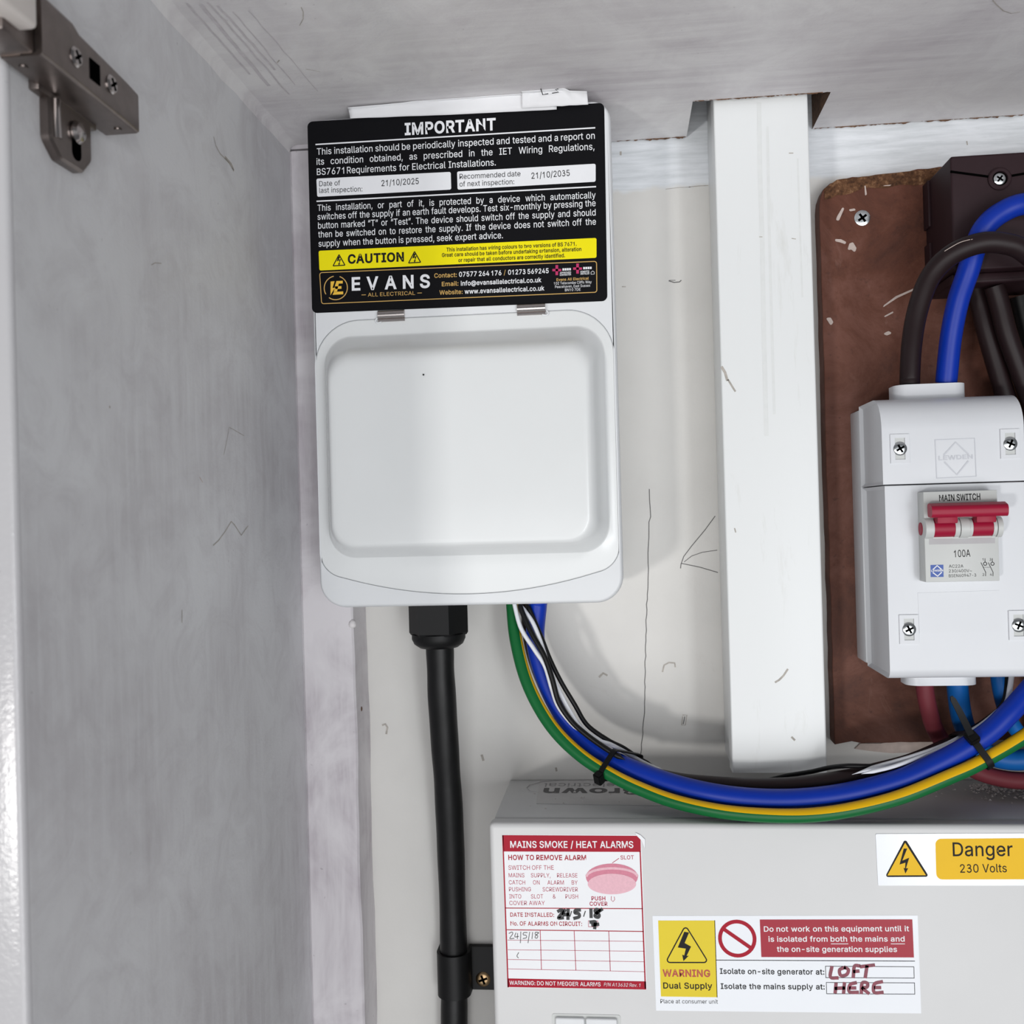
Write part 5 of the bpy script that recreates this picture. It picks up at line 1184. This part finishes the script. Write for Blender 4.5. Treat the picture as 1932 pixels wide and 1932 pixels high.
new_obj('pivot_pin', *lathe([(2.9, 0), (2.9, 0.5), (0.1, 0.55)], (mx0 - 0.5, -ND_ + 4.6, zc_ - 0.2), 'x', 20), M['switch_red'], mod, 30)
new_obj('front_recess', *plate(px_poly([N_(290, 1120), N_(1380, 1098), N_(1380, 1010), N_(290, 1030)], ND_), ND_ - 0.2, ND_ + 0.12), plain('grey_recess_plastic', rgb(176, 174, 176), 0.5), mod)
mb = Mesh()
text(mb, 'MAIN SWITCH', N_(458, 402), N_(1140, 374), n1, 11.2, 0.018); sub('title_lettering', mb, M['ink_black'], mod); mb = Mesh(); text(mb, '100A', N_(705, 1330), N_(975, 1318), n1, 12.8, 0.004)
sub('rating_lettering', mb, M['ink_black'], mod); mb = Mesh()
text(mb, 'AC22A', N_(618, 1504), N_(858, 1500), n1, 5.4); text(mb, '230/400V~', N_(618, 1582), N_(998, 1576), n1, 5.4); text(mb, 'BSEN60947-3', N_(618, 1662), N_(1070, 1648), n1, 5.4)
sub('small_lettering', mb, M['ink_black'], mod); mb = Mesh()
text(mb, '1', N_(1172, 1388), N_(1190, 1388), n1, 4.6); text(mb, '3', N_(1290, 1388), N_(1322, 1388), n1, 4.6); text(mb, '2', N_(1175, 1638), N_(1205, 1638), n1, 4.6); text(mb, '4', N_(1298, 1635), N_(1330, 1635), n1, 4.6)
for ox in (0, 122):
    for p0, p1, w in (((1150 + ox, 1420), (1228 + ox, 1580), 1.1), ((1228 + ox, 1580), (1226 + ox, 1640), 1.0), ((1216 + ox, 1350), (1216 + ox, 1405), 1.0)): px_line(mb, N_(*p0), N_(*p1), w, n1)
    c = at(*N_(1218 + ox, 1438), n1); o_, i_ = circle(c, 0.85, 16), circle(c, 0.55, 16); mb.add(xz(o_, n1) + xz(i_, n1), [(i, (i + 1) % 16, 16 + (i + 1) % 16, 16 + i) for i in range(16)])
for k in range(4): px_line(mb, N_(1192 + k * 28, 1496), N_(1206 + k * 28, 1496), 0.8, n1)
sub('circuit_symbol', mb, M['ink_black'], mod)
new_obj('blue_badge', *flat(px_poly([N_(315, 1658), N_(530, 1656), N_(526, 1452), N_(312, 1458)], n1), n1), M['blue_print'], mod)
mb = Mesh()
for pts in (((352, 1535), (422, 1468), (492, 1530)), ((354, 1585), (430, 1642), (496, 1580))): mb.add(*ribbon([at(*N_(*p), n1) for p in pts], 0.5, n1 + 0.06, 0.0))
text(mb, 'LEWDEN', N_(325, 1568), N_(522, 1562), n1 + 0.06, 3.2, 0.03)
sub('badge_print', mb, M['ink_white'], mod)

# =================================================================== CABLES
# tails above the isolator
CABLES = []
def cable(*a): CABLES.append(a)
cable('brown_tail', [(1716.5, 725, 46.6), (1716.8, 706, 47.0), (1720, 651, 54.0), (1729, 595, 62.1), (1746, 541, 69.1), (1768, 505, 74.2), (1803, 476, 78.3), (1849, 459, 80.4), (1891, 459, 80.6), (1932, 474, 78.8), (1985, 530, 71.0), (2030, 640, 63.4), (2060, 800, 55.7), (2090, 1000, 52.2), (2110, 1250, 52.8), (2120, 1400, 53.7), (2122, 1462, 54.8)], 4.7, 'brown_cable', 'dark brown cable looping over the blue one above the main switch')
cable('blue_tail', [(1785, 722, 46.0), (1794, 637, 50.1), (1808, 567, 55.2), (1827, 511, 60.3), (1839, 470, 62.4), (1857, 430, 65.6), (1888, 402, 66.8), (1932, 385, 67.1), (2000, 388, 62.0), (2100, 400, 60.0), (2250, 415, 58.0), (2480, 425, 56.0)], 4.95, 'blue_cable', 'bright blue cable rising from the main switch across the brown cutout')
cable('brown_meter_tail', [(1840, 545, 30.0), (1850, 580, 30.1), (1860, 620, 30.3), (1880, 690, 29.5), (1900, 760, 29.3), (1925, 860, 29.0), (1955, 940, 30.3), (1995, 1060, 31.8), (2030, 1200, 32.2), (2050, 1350, 32.7), (2056, 1466, 33.5)], 4.7, 'brown_cable', 'left one of the dark cables dropping from the cutout behind the main switch')
cable('brown_meter_tail', [(1876, 540, 40.0), (1886, 575, 39.0), (1900, 630, 38.1), (1925, 700, 36.1), (1955, 780, 34.2), (1990, 880, 33.3), (2035, 1000, 33.5), (2080, 1150, 32.6), (2100, 1350, 31.8), (2104, 1466, 31.1)], 4.7, 'brown_cable', 'right one of the dark cables dropping from the cutout behind the main switch')
cable('black_meter_tail', [(1925, 560, 20.0), (1938, 620, 19.9), (1950, 700, 19.3), (1962, 850, 18.7), (1968, 1050, 18.7), (1966, 1250, 18.6), (1966, 1400, 18.5)], 6.0, 'black_pvc', 'black cable running down behind the right side of the main switch')
# tails below
cable('red_tail', [(1743, 1262, 45.0), (1744, 1291, 45.1), (1750, 1329, 44.2), (1763, 1374, 40.4), (1785, 1408, 36.6), (1812, 1436, 36.0), (1848, 1457, 37.3), (1890, 1469, 39.8), (1932, 1473, 42.4), (1990, 1470, 45.0), (2080, 1462, 45.8), (2200, 1455, 46.8)], 4.1, 'red_cable', 'faded red cable curving from the main switch behind the blue bundle')
cable('light_blue_tail', [(1805, 1262, 45.0), (1806, 1291, 44.2), (1812, 1341, 40.5), (1823, 1378, 37.8), (1845, 1410, 37.1), (1878, 1428, 39.4), (1915, 1434, 41.9), (1960, 1430, 44.3), (2050, 1425, 42.8), (2200, 1420, 41.2)], 4.9, 'pale_blue_cable', 'light blue cable curving from the main switch outlet to the right')
cable('light_blue_feed', [(1881, 1248, 40.0), (1883, 1270, 39.8), (1888, 1305, 38.6), (1898, 1340, 36.5), (1920, 1380, 33.3), (1960, 1405, 30.1), (2050, 1415, 24.3), (2200, 1400, 20.6)], 3.6, 'pale_blue_cable', 'short light blue cable dropping behind the right end of the main switch')
# the loom hanging from the distribution box
cable('earth_cable', [(967, 1132, 30.0), (967, 1146, 31.0), (973, 1205, 35.1), (990, 1274, 40.1), (1016, 1332, 44.6), (1051, 1383, 49.2), (1098, 1427, 54.3), (1153, 1462, 59.5), (1207, 1488, 64.6), (1276, 1513, 71.1), (1361, 1531, 77.4), (1447, 1538.5, 80.8), (1530, 1538, 82.2), (1612, 1526.5, 81.9), (1701, 1503, 80.6), (1791, 1466, 78.0), (1849, 1439, 75.1), (1932, 1390, 70.3), (1990, 1345, 65.5), (2070, 1305, 61.9), (2170, 1262, 60.3), (2300, 1235, 57.5), (2480, 1225, 54.0)], 3.25, 'earth', 'green and yellow earth cable, lowest of the sagging loom')
cable('blue_tail', [(1016, 1132, 34.0), (1014, 1146, 33.3), (1010, 1205, 33.7), (1022, 1263, 35.5), (1048, 1325, 38.1), (1087, 1383, 41.8), (1133, 1421, 47.1), (1190, 1450, 53.4), (1276, 1481, 62.8), (1361, 1500, 70.1), (1447, 1508, 73.2), (1530, 1506, 74.4), (1612, 1494, 74.5), (1701, 1470, 73.2), (1768, 1440, 72.1), (1824, 1410, 71.1), (1869, 1379, 69.9), (1902, 1347, 68.9), (1932, 1314, 66.9), (1978, 1262, 65.2), (2040, 1205, 63.5), (2130, 1165, 61.8), (2280, 1145, 59.2), (2480, 1140, 56.0)], 4.8, 'blue_cable', 'long blue cable sagging from the distribution box, middle of the loom')
cable('brown_tail', [(1000, 1121, 22.0), (999, 1146, 22.1), (1003, 1205, 23.1), (1020, 1266, 25.2), (1048, 1325, 28.3), (1088, 1382, 32.4), (1133, 1421, 37.5), (1190, 1450, 43.7), (1225, 1463, 47.6), (1276, 1475, 52.6), (1327, 1481, 57.6), (1412, 1486, 63.1), (1500, 1484, 64.7), (1589, 1472, 65.3), (1656, 1457, 62.5), (1720, 1440, 58.8), (1780, 1415, 54.1), (1840, 1388, 49.4), (1900, 1345, 45.9), (1962, 1282, 46.3), (2030, 1222, 44.1), (2130, 1180, 42.9), (2280, 1160, 42.8), (2480, 1155, 42.0)], 4.5, 'brown_cable', 'dark brown cable sagging behind the blue cable of the loom')
cable('white_wire', [(970, 1132, 39.0), (972.4, 1147.3, 40.5), (983.7, 1186.6, 42.6), (1008.6, 1225.9, 44.1), (1028.1, 1256.6, 45.1), (1040.7, 1297.6, 45.7), (1052, 1330, 46.0), (1072, 1358, 46.3), (1098, 1384, 47.8)], 1.15, 'white_wire', 'thin white wire against the green cable under the distribution box')
cable('black_wire', [(980.3, 1132, 40.3), (983.7, 1150.7, 41.8), (1002.5, 1193.4, 44.5), (1027.1, 1237.9, 46.6), (1041.8, 1280.6, 47.9), (1054.4, 1325, 49.0), (1077.6, 1359.8, 50.2), (1100, 1381, 51.7), (1125, 1400, 53.2), (1158, 1422, 55.7), (1180, 1434, 57.0)], 1.35, 'black_wire', 'thin black wire between two white wires under the distribution box')
cable('white_wire', [(980.3, 1136, 37.6), (988.1, 1150.1, 39.4), (1004.2, 1173, 41.9), (1017.9, 1205.4, 43.2), (1034.9, 1256.6, 43.3), (1053, 1299.3, 45.1), (1074.2, 1340.3, 46.6), (1096, 1373, 48.8), (1130, 1397, 50.3), (1150, 1404, 47.9), (1170, 1414, 44.6), (1190, 1425, 42.1), (1212, 1438, 40.7), (1240, 1451, 41.8), (1275, 1464, 44.0)], 1.15, 'white_wire', 'thin white wire following the top of the loom past its left tie')
cable('black_wire', [(992.2, 1136, 37.1), (1000.8, 1154.2, 38.7), (1020.2, 1199.3, 40.4), (1037.3, 1243, 41.4), (1058, 1285.4, 41.8), (1084, 1329, 42.2), (1108, 1368, 43.1), (1148, 1397, 43.5), (1176, 1411, 41.4), (1207.5, 1432, 37.7), (1241.6, 1450, 38.5)], 1.2, 'black_wire', 'thin black wire along the upper edge of the loom by its left tie')
cable('black_wire', [(1432.9, 1472, 52.0), (1486.6, 1463, 52.3), (1530, 1456, 55.5), (1566, 1448, 59.8), (1600, 1445, 66.2), (1656.5, 1445, 67.3), (1712.4, 1436, 65.4), (1757.1, 1423.4, 63.7), (1813, 1401, 60.5), (1857.8, 1369, 58.5), (1884.6, 1338.4, 56.5), (1896.9, 1313.8, 53.6), (1901.4, 1264.6, 46.7), (1902.5, 1246, 44.8)], 1.1, 'black_wire', 'thin black wire running on top of the loom towards the main switch')
cable('white_wire', [(1607.3, 1461.4, 70.3), (1656.5, 1446.8, 69.9), (1692.3, 1436.8, 68.4), (1723.6, 1427.4, 66.8), (1768.3, 1412.2, 64.4), (1806.3, 1395, 61.8), (1848.8, 1370, 60.4), (1880.1, 1345, 60.7), (1899.1, 1326.1, 58.1), (1905.8, 1295.9, 54.4), (1909.6, 1263.5, 49.9), (1910, 1246, 47.2)], 1.25, 'white_wire', 'thin white wire rising along the loom to the right of the main switch')
cable('white_wire', [(1625.2, 1460.2, 76.0), (1678.9, 1448, 73.3), (1723.6, 1433, 69.5), (1763.9, 1418, 67.1), (1790.7, 1406, 65.8), (1813, 1397, 64.5)], 0.9, 'white_wire', 'short thin white wire lying under the longer white one on the loom')
M['earth'] = [M['green_cable'], M['yellow_cable']]
for nm, pts, r, mk, lb in CABLES:
    V, F, fm = tube([at3(*p) for p in pts], r, 32 if mk == 'earth' else 20 if r > 2 else 10, 8, stripe=[(0.5625, 0.8125)] if mk == 'earth' else None, twist=(lambda t: 0.02 + 0.16 * min(1, t / 0.75)) if mk == 'earth' else None, rfun=(lambda t: max(0.05, min(1, t / 0.07, (1 - t) / 0.06))) if r < 2 else None)
    o = tag(new_obj(nm, V, F, M[mk], None, 60, fm if mk == 'earth' else None), lb, 'cable')
    if lb.startswith('dark brown cable looping'):
        for pl_ in ([(1782, 474), (1795, 466), (1812, 457), (1830, 452)], [(1832, 452), (1845, 450), (1857, 449)], [(1878, 454), (1882, 456)], [(1888, 456), (1891, 455)]):
            V, F, fm = tube([at3(p[0], p[1], 84.0) for p in pl_], 0.16, 6, 3); new_obj('scrape', V, F, M['fleck'], o)

# cable ties: a strap drawn tight round the cross-sections of the cables it holds
def hull(P):
    P = sorted(set((round(p[0], 4), round(p[1], 4)) for p in P))
    def half(Q):
        h = []
        for p in Q:
            while len(h) > 1 and (h[-1][0] - h[-2][0]) * (p[1] - h[-2][1]) - (h[-1][1] - h[-2][1]) * (p[0] - h[-2][0]) <= 0: h.pop()
            h.append(p)
        return h[:-1]
    return half(P) + half(P[::-1])
def tie(label, cpx, tpx0, tpx1, members, wid, th):
    c = Vector(at3(*cpx)); tg = (Vector(at3(*tpx1)) - Vector(at3(*tpx0))).normalized()
    u = Vector((0, -1, 0)); u = (u - tg * u.dot(tg)).normalized(); w = tg.cross(u)
    P = []
    for nm, pts, r, mk, lb in CABLES:
        if not any(lb.startswith(m) for m in members): continue
        C = catmull([at3(*p) for p in pts], 24)
        p = min(C, key=lambda q: abs((q - c).dot(tg)) + 0.02 * (q - c).length)
        if abs((p - c).dot(tg)) > 3: continue
        q = ((p - c).dot(u), (p - c).dot(w))
        P += [(q[0] + (r + 0.35) * math.cos(a), q[1] + (r + 0.35) * math.sin(a)) for a in [2 * math.pi * k / 28 for k in range(28)]]
    h = hull(P); o = inset(h, -th)
    t = thing('cable_tie', label, 'cable tie', tuple(c))
    rings = []
    for (a0, b0), (a1, b1) in list(zip(h, o)) + [(h[0], o[0])]:
        p, q = c + u * a0 + w * b0, c + u * a1 + w * b1
        rings.append([tuple(p - tg * wid / 2), tuple(p + tg * wid / 2), tuple(q + tg * wid / 2), tuple(q - tg * wid / 2)])
    new_obj('strap', *loft(rings, False, False), M['black_tie'], t, 40)
    return t, c, tg, u, w, o
def obox(c, ex, ey, ez, hx, hy, hz, bev=0.3):
    bm = bmesh.new(); bmesh.ops.create_cube(bm, size=2)
    for v in bm.verts: v.co = Vector((v.co.x * hx, v.co.y * hy, v.co.z * hz))
    bmesh.ops.bevel(bm, geom=bm.edges[:], offset=bev, segments=2, affect='EDGES')
    for v in bm.verts: v.co = Vector(c) + ex * v.co.x + ey * v.co.y + ez * v.co.z
    return from_bm(bm)
tA, cA, tgA, uA, wA, oA = tie('black cable tie with a square head on the left part of the loom', (1163, 1447, 52), (1133, 1432, 46), (1195, 1462, 58),
    ['green and yellow', 'long blue', 'dark brown cable sagging', 'thin white wire following', 'thin black wire along', 'thin black wire between'], 2.6, 0.7)
sgn = 1 if wA.z > 0 else -1
fr = max(oA, key=lambda p: p[0] * 0.80 - sgn * p[1] * 0.60)
hA = cA + uA * (fr[0] + 0.9) + wA * (fr[1] - sgn * 0.4)
nrm = (uA * 0.80 - wA * sgn * 0.60).normalized(); ezA = tgA.cross(nrm)
new_obj('tie_head', *obox(hA, tgA, nrm, ezA, 2.2, 1.9, 2.9, 0.5), M['black_tie'], tA, 40)
tB, cB, tgB, uB, wB, oB = tie('black cable tie with its tail pointing up, below the main switch', (1836, 1412, 68), (1800, 1435, 70), (1869, 1392, 68),
    ['green and yellow', 'long blue', 'dark brown cable sagging', 'thin black wire running', 'thin white wire rising'], 3.0, 0.8)
sgn = 1 if wB.z > 0 else -1
fr = max(oB, key=lambda p: p[0] * 0.75 + sgn * p[1] * 0.66)
nB = (uB * 0.75 + wB * sgn * 0.66).normalized(); hB = cB + uB * fr[0] + wB * fr[1] + nB * 1.0; ezB = tgB.cross(nB)
new_obj('tie_head', *obox(hB, tgB, nB, ezB, 2.5, 1.9, 2.8, 0.5), M['black_tie'], tB, 40)
tip = Vector(at3(1795, 1314, 82)); ax = (tip - hB); exB = ax.cross(Vector((0, 1, 0))).normalized(); eyB = ax.cross(exB).normalized()
rings = []
for t_, w_ in ((0, 1.4), (0.35, 1.5), (0.7, 1.4), (0.93, 1.2), (1.0, 0.6)):
    p = hB + ax * t_ + eyB * (1.2 * math.sin(t_ * 3.1)); rings.append([tuple(p + exB * w_ - eyB * 0.4), tuple(p - exB * w_ - eyB * 0.4), tuple(p - exB * w_ + eyB * 0.4), tuple(p + exB * w_ + eyB * 0.4)])
new_obj('tie_tail', *loft(rings), M['black_tie'], tB, 40)

# =================================================================== CUPBOARD HINGE on the left panel
hg = thing('cabinet_hinge', 'dull metal concealed hinge screwed to the left side panel', 'hinge', (XL, -250, 131))
xa, xb = XL + 1.2, -154.8       # arm stands off the panel
z0, z1 = 130.6, 145.6
# channel-section arm
def arm_ring(y, zl, zh, x_out, x_in=XL + 2.4):
    return round_poly([(x_in, zl), (x_out, zl), (x_out, zh), (x_in, zh)], [0, 1.2, 1.2, 0], 4), y
rings = []
for d, zl, zh, xo in ((291, 131.0, 148.6, -154.9), (274, 131.0, 148.2, -154.9), (270.5, 131.0, 146.6, -154.9), (240, 131.0, 145.0, -155.2), (232, 131.2, 144.6, -155.6)):
    q, y = arm_ring(d, zl, zh, xo); rings.append([(p[0], -y, p[1]) for p in q])
new_obj('arm', *loft(rings), M['nickel'], hg, 30)
# serrated end lip
for k in range(5):
    zq = 132 + k * 2.5
    new_obj('end_tooth', *box(XL + 4, -156.2, 230.6, 232.2, zq, zq + 1.6, 0.3), M['nickel'], hg)
def face_lathe(name, y, z, x, r, mat, prof=None, parent=hg):
    return new_obj(name, *lathe(prof or [(r, -1.0), (r, 0.3), (r * 0.8, 0.9), (0.1, 1.0)], (x, y, z), 'x', 20), mat, parent, 35)
sA = atX(143, 108, -154.9); sB = atX(208, 160, -155.3); hh = atX(178, 137, -155.1)
for nm, p in (('adjusting_screw', sA), ('fixing_screw', sB)):
    sc = face_lathe(nm, p[0], p[1], -155.0, 3.0, M['chrome'])
    mbs = Mesh()
    for a in (0.6, 0.6 + math.pi / 2):
        c_, s_ = math.cos(a), math.sin(a); q = [(p[0] + c_ * u - s_ * v, p[1] + s_ * u + c_ * v) for u, v in ((-1.9, -.4), (1.9, -.4), (1.9, .4), (-1.9, .4))]
        mbs.add(*loft([[(-154.3, *t) for t in q], [(-153.9, *t) for t in q]]))
    mbs.build('cross_slot', M['hole'], sc)
q = [(hh[0] - 3.0, hh[1] - 2.9), (hh[0] + 3.0, hh[1] - 2.9), (hh[0] + 3.0, hh[1] + 3.3), (hh[0] - 3.0, hh[1] + 3.3)]
new_obj('square_slot', *loft([[(-156.5, *t) for t in q], [(-154.75, *t) for t in q]]), M['hole'], hg)
rv = (-226 - 12, 130.9)
new_obj('rivet', *lathe([(1.3, 0.1), (1.2, -0.4), (0.1, -0.5)], (-160.5, -237, 131.0), 'z', 14), M['nickel'], hg, 35)
new_obj('rivet', *lathe([(1.3, 0.1), (1.2, -0.4), (0.1, -0.5)], (-164, -285, 131.0), 'z', 14), M['nickel'], hg, 35)
# mounting plate: body under the arm plus lower wing
new_obj('mounting_plate', *box(XL + 0.05, XL + 3.4, 240, 274, 129.5, 146, 0.6), M['nickel'], hg, 30)
wing = round_poly([(-268, 131), (-268, 117.5), (-262, 112.8), (-249, 112.8), (-243.5, 118), (-243.5, 131)], [0, 3, 3, 3, 3, 0], 5)
rw_ = [[(XL + 0.05, *p) for p in wing], [(XL + 2.6, *p) for p in wing], [(XL + 3.4, *p) for p in inset(wing, 0.8)]]
wo = new_obj('mounting_wing', *loft(rw_), M['nickel'], hg, 30)
new_obj('wing_ridge', *tube([(XL + 3.2, -264.5, 130), (XL + 3.2, -264.5, 124), (XL + 3.2, -264.2, 118.5)], 1.5, 10, 4)[:2], M['chrome'], wo, 40)
sl = round_poly([(-256.0, 127), (-256.0, 115.5), (-250.5, 115.5), (-250.5, 127)], 2.4, 5)
new_obj('wing_slot', *loft([[(XL + 3.2, *p) for p in sl], [(XL + 3.5, *p) for p in sl]]), M['hole'], wo)
face_lathe('wing_screw', -253.4, 124.2, XL + 3.6, 3.6, M['chrome'], [(3.6, 0.0), (3.6, 0.6), (2.8, 1.7), (1.2, 2.2), (0.1, 2.25)], wo)
# knuckle and cream cap at the front end
new_obj('knuckle', *lathe([(3.6, 0), (3.6, 15)], (-164.5, -293, 131.6), 'z', 20), M['nickel'], hg, 30)
new_obj('link_arm', *box(XL + 1, -157, 291, 306, 131.4, 140, 1.0), M['nickel'], hg, 30)
new_obj('cap', *box(-172, -152.2, 297, 325, 134.6, 156, 1.6, 3), M['cream_cap'], hg, 30)
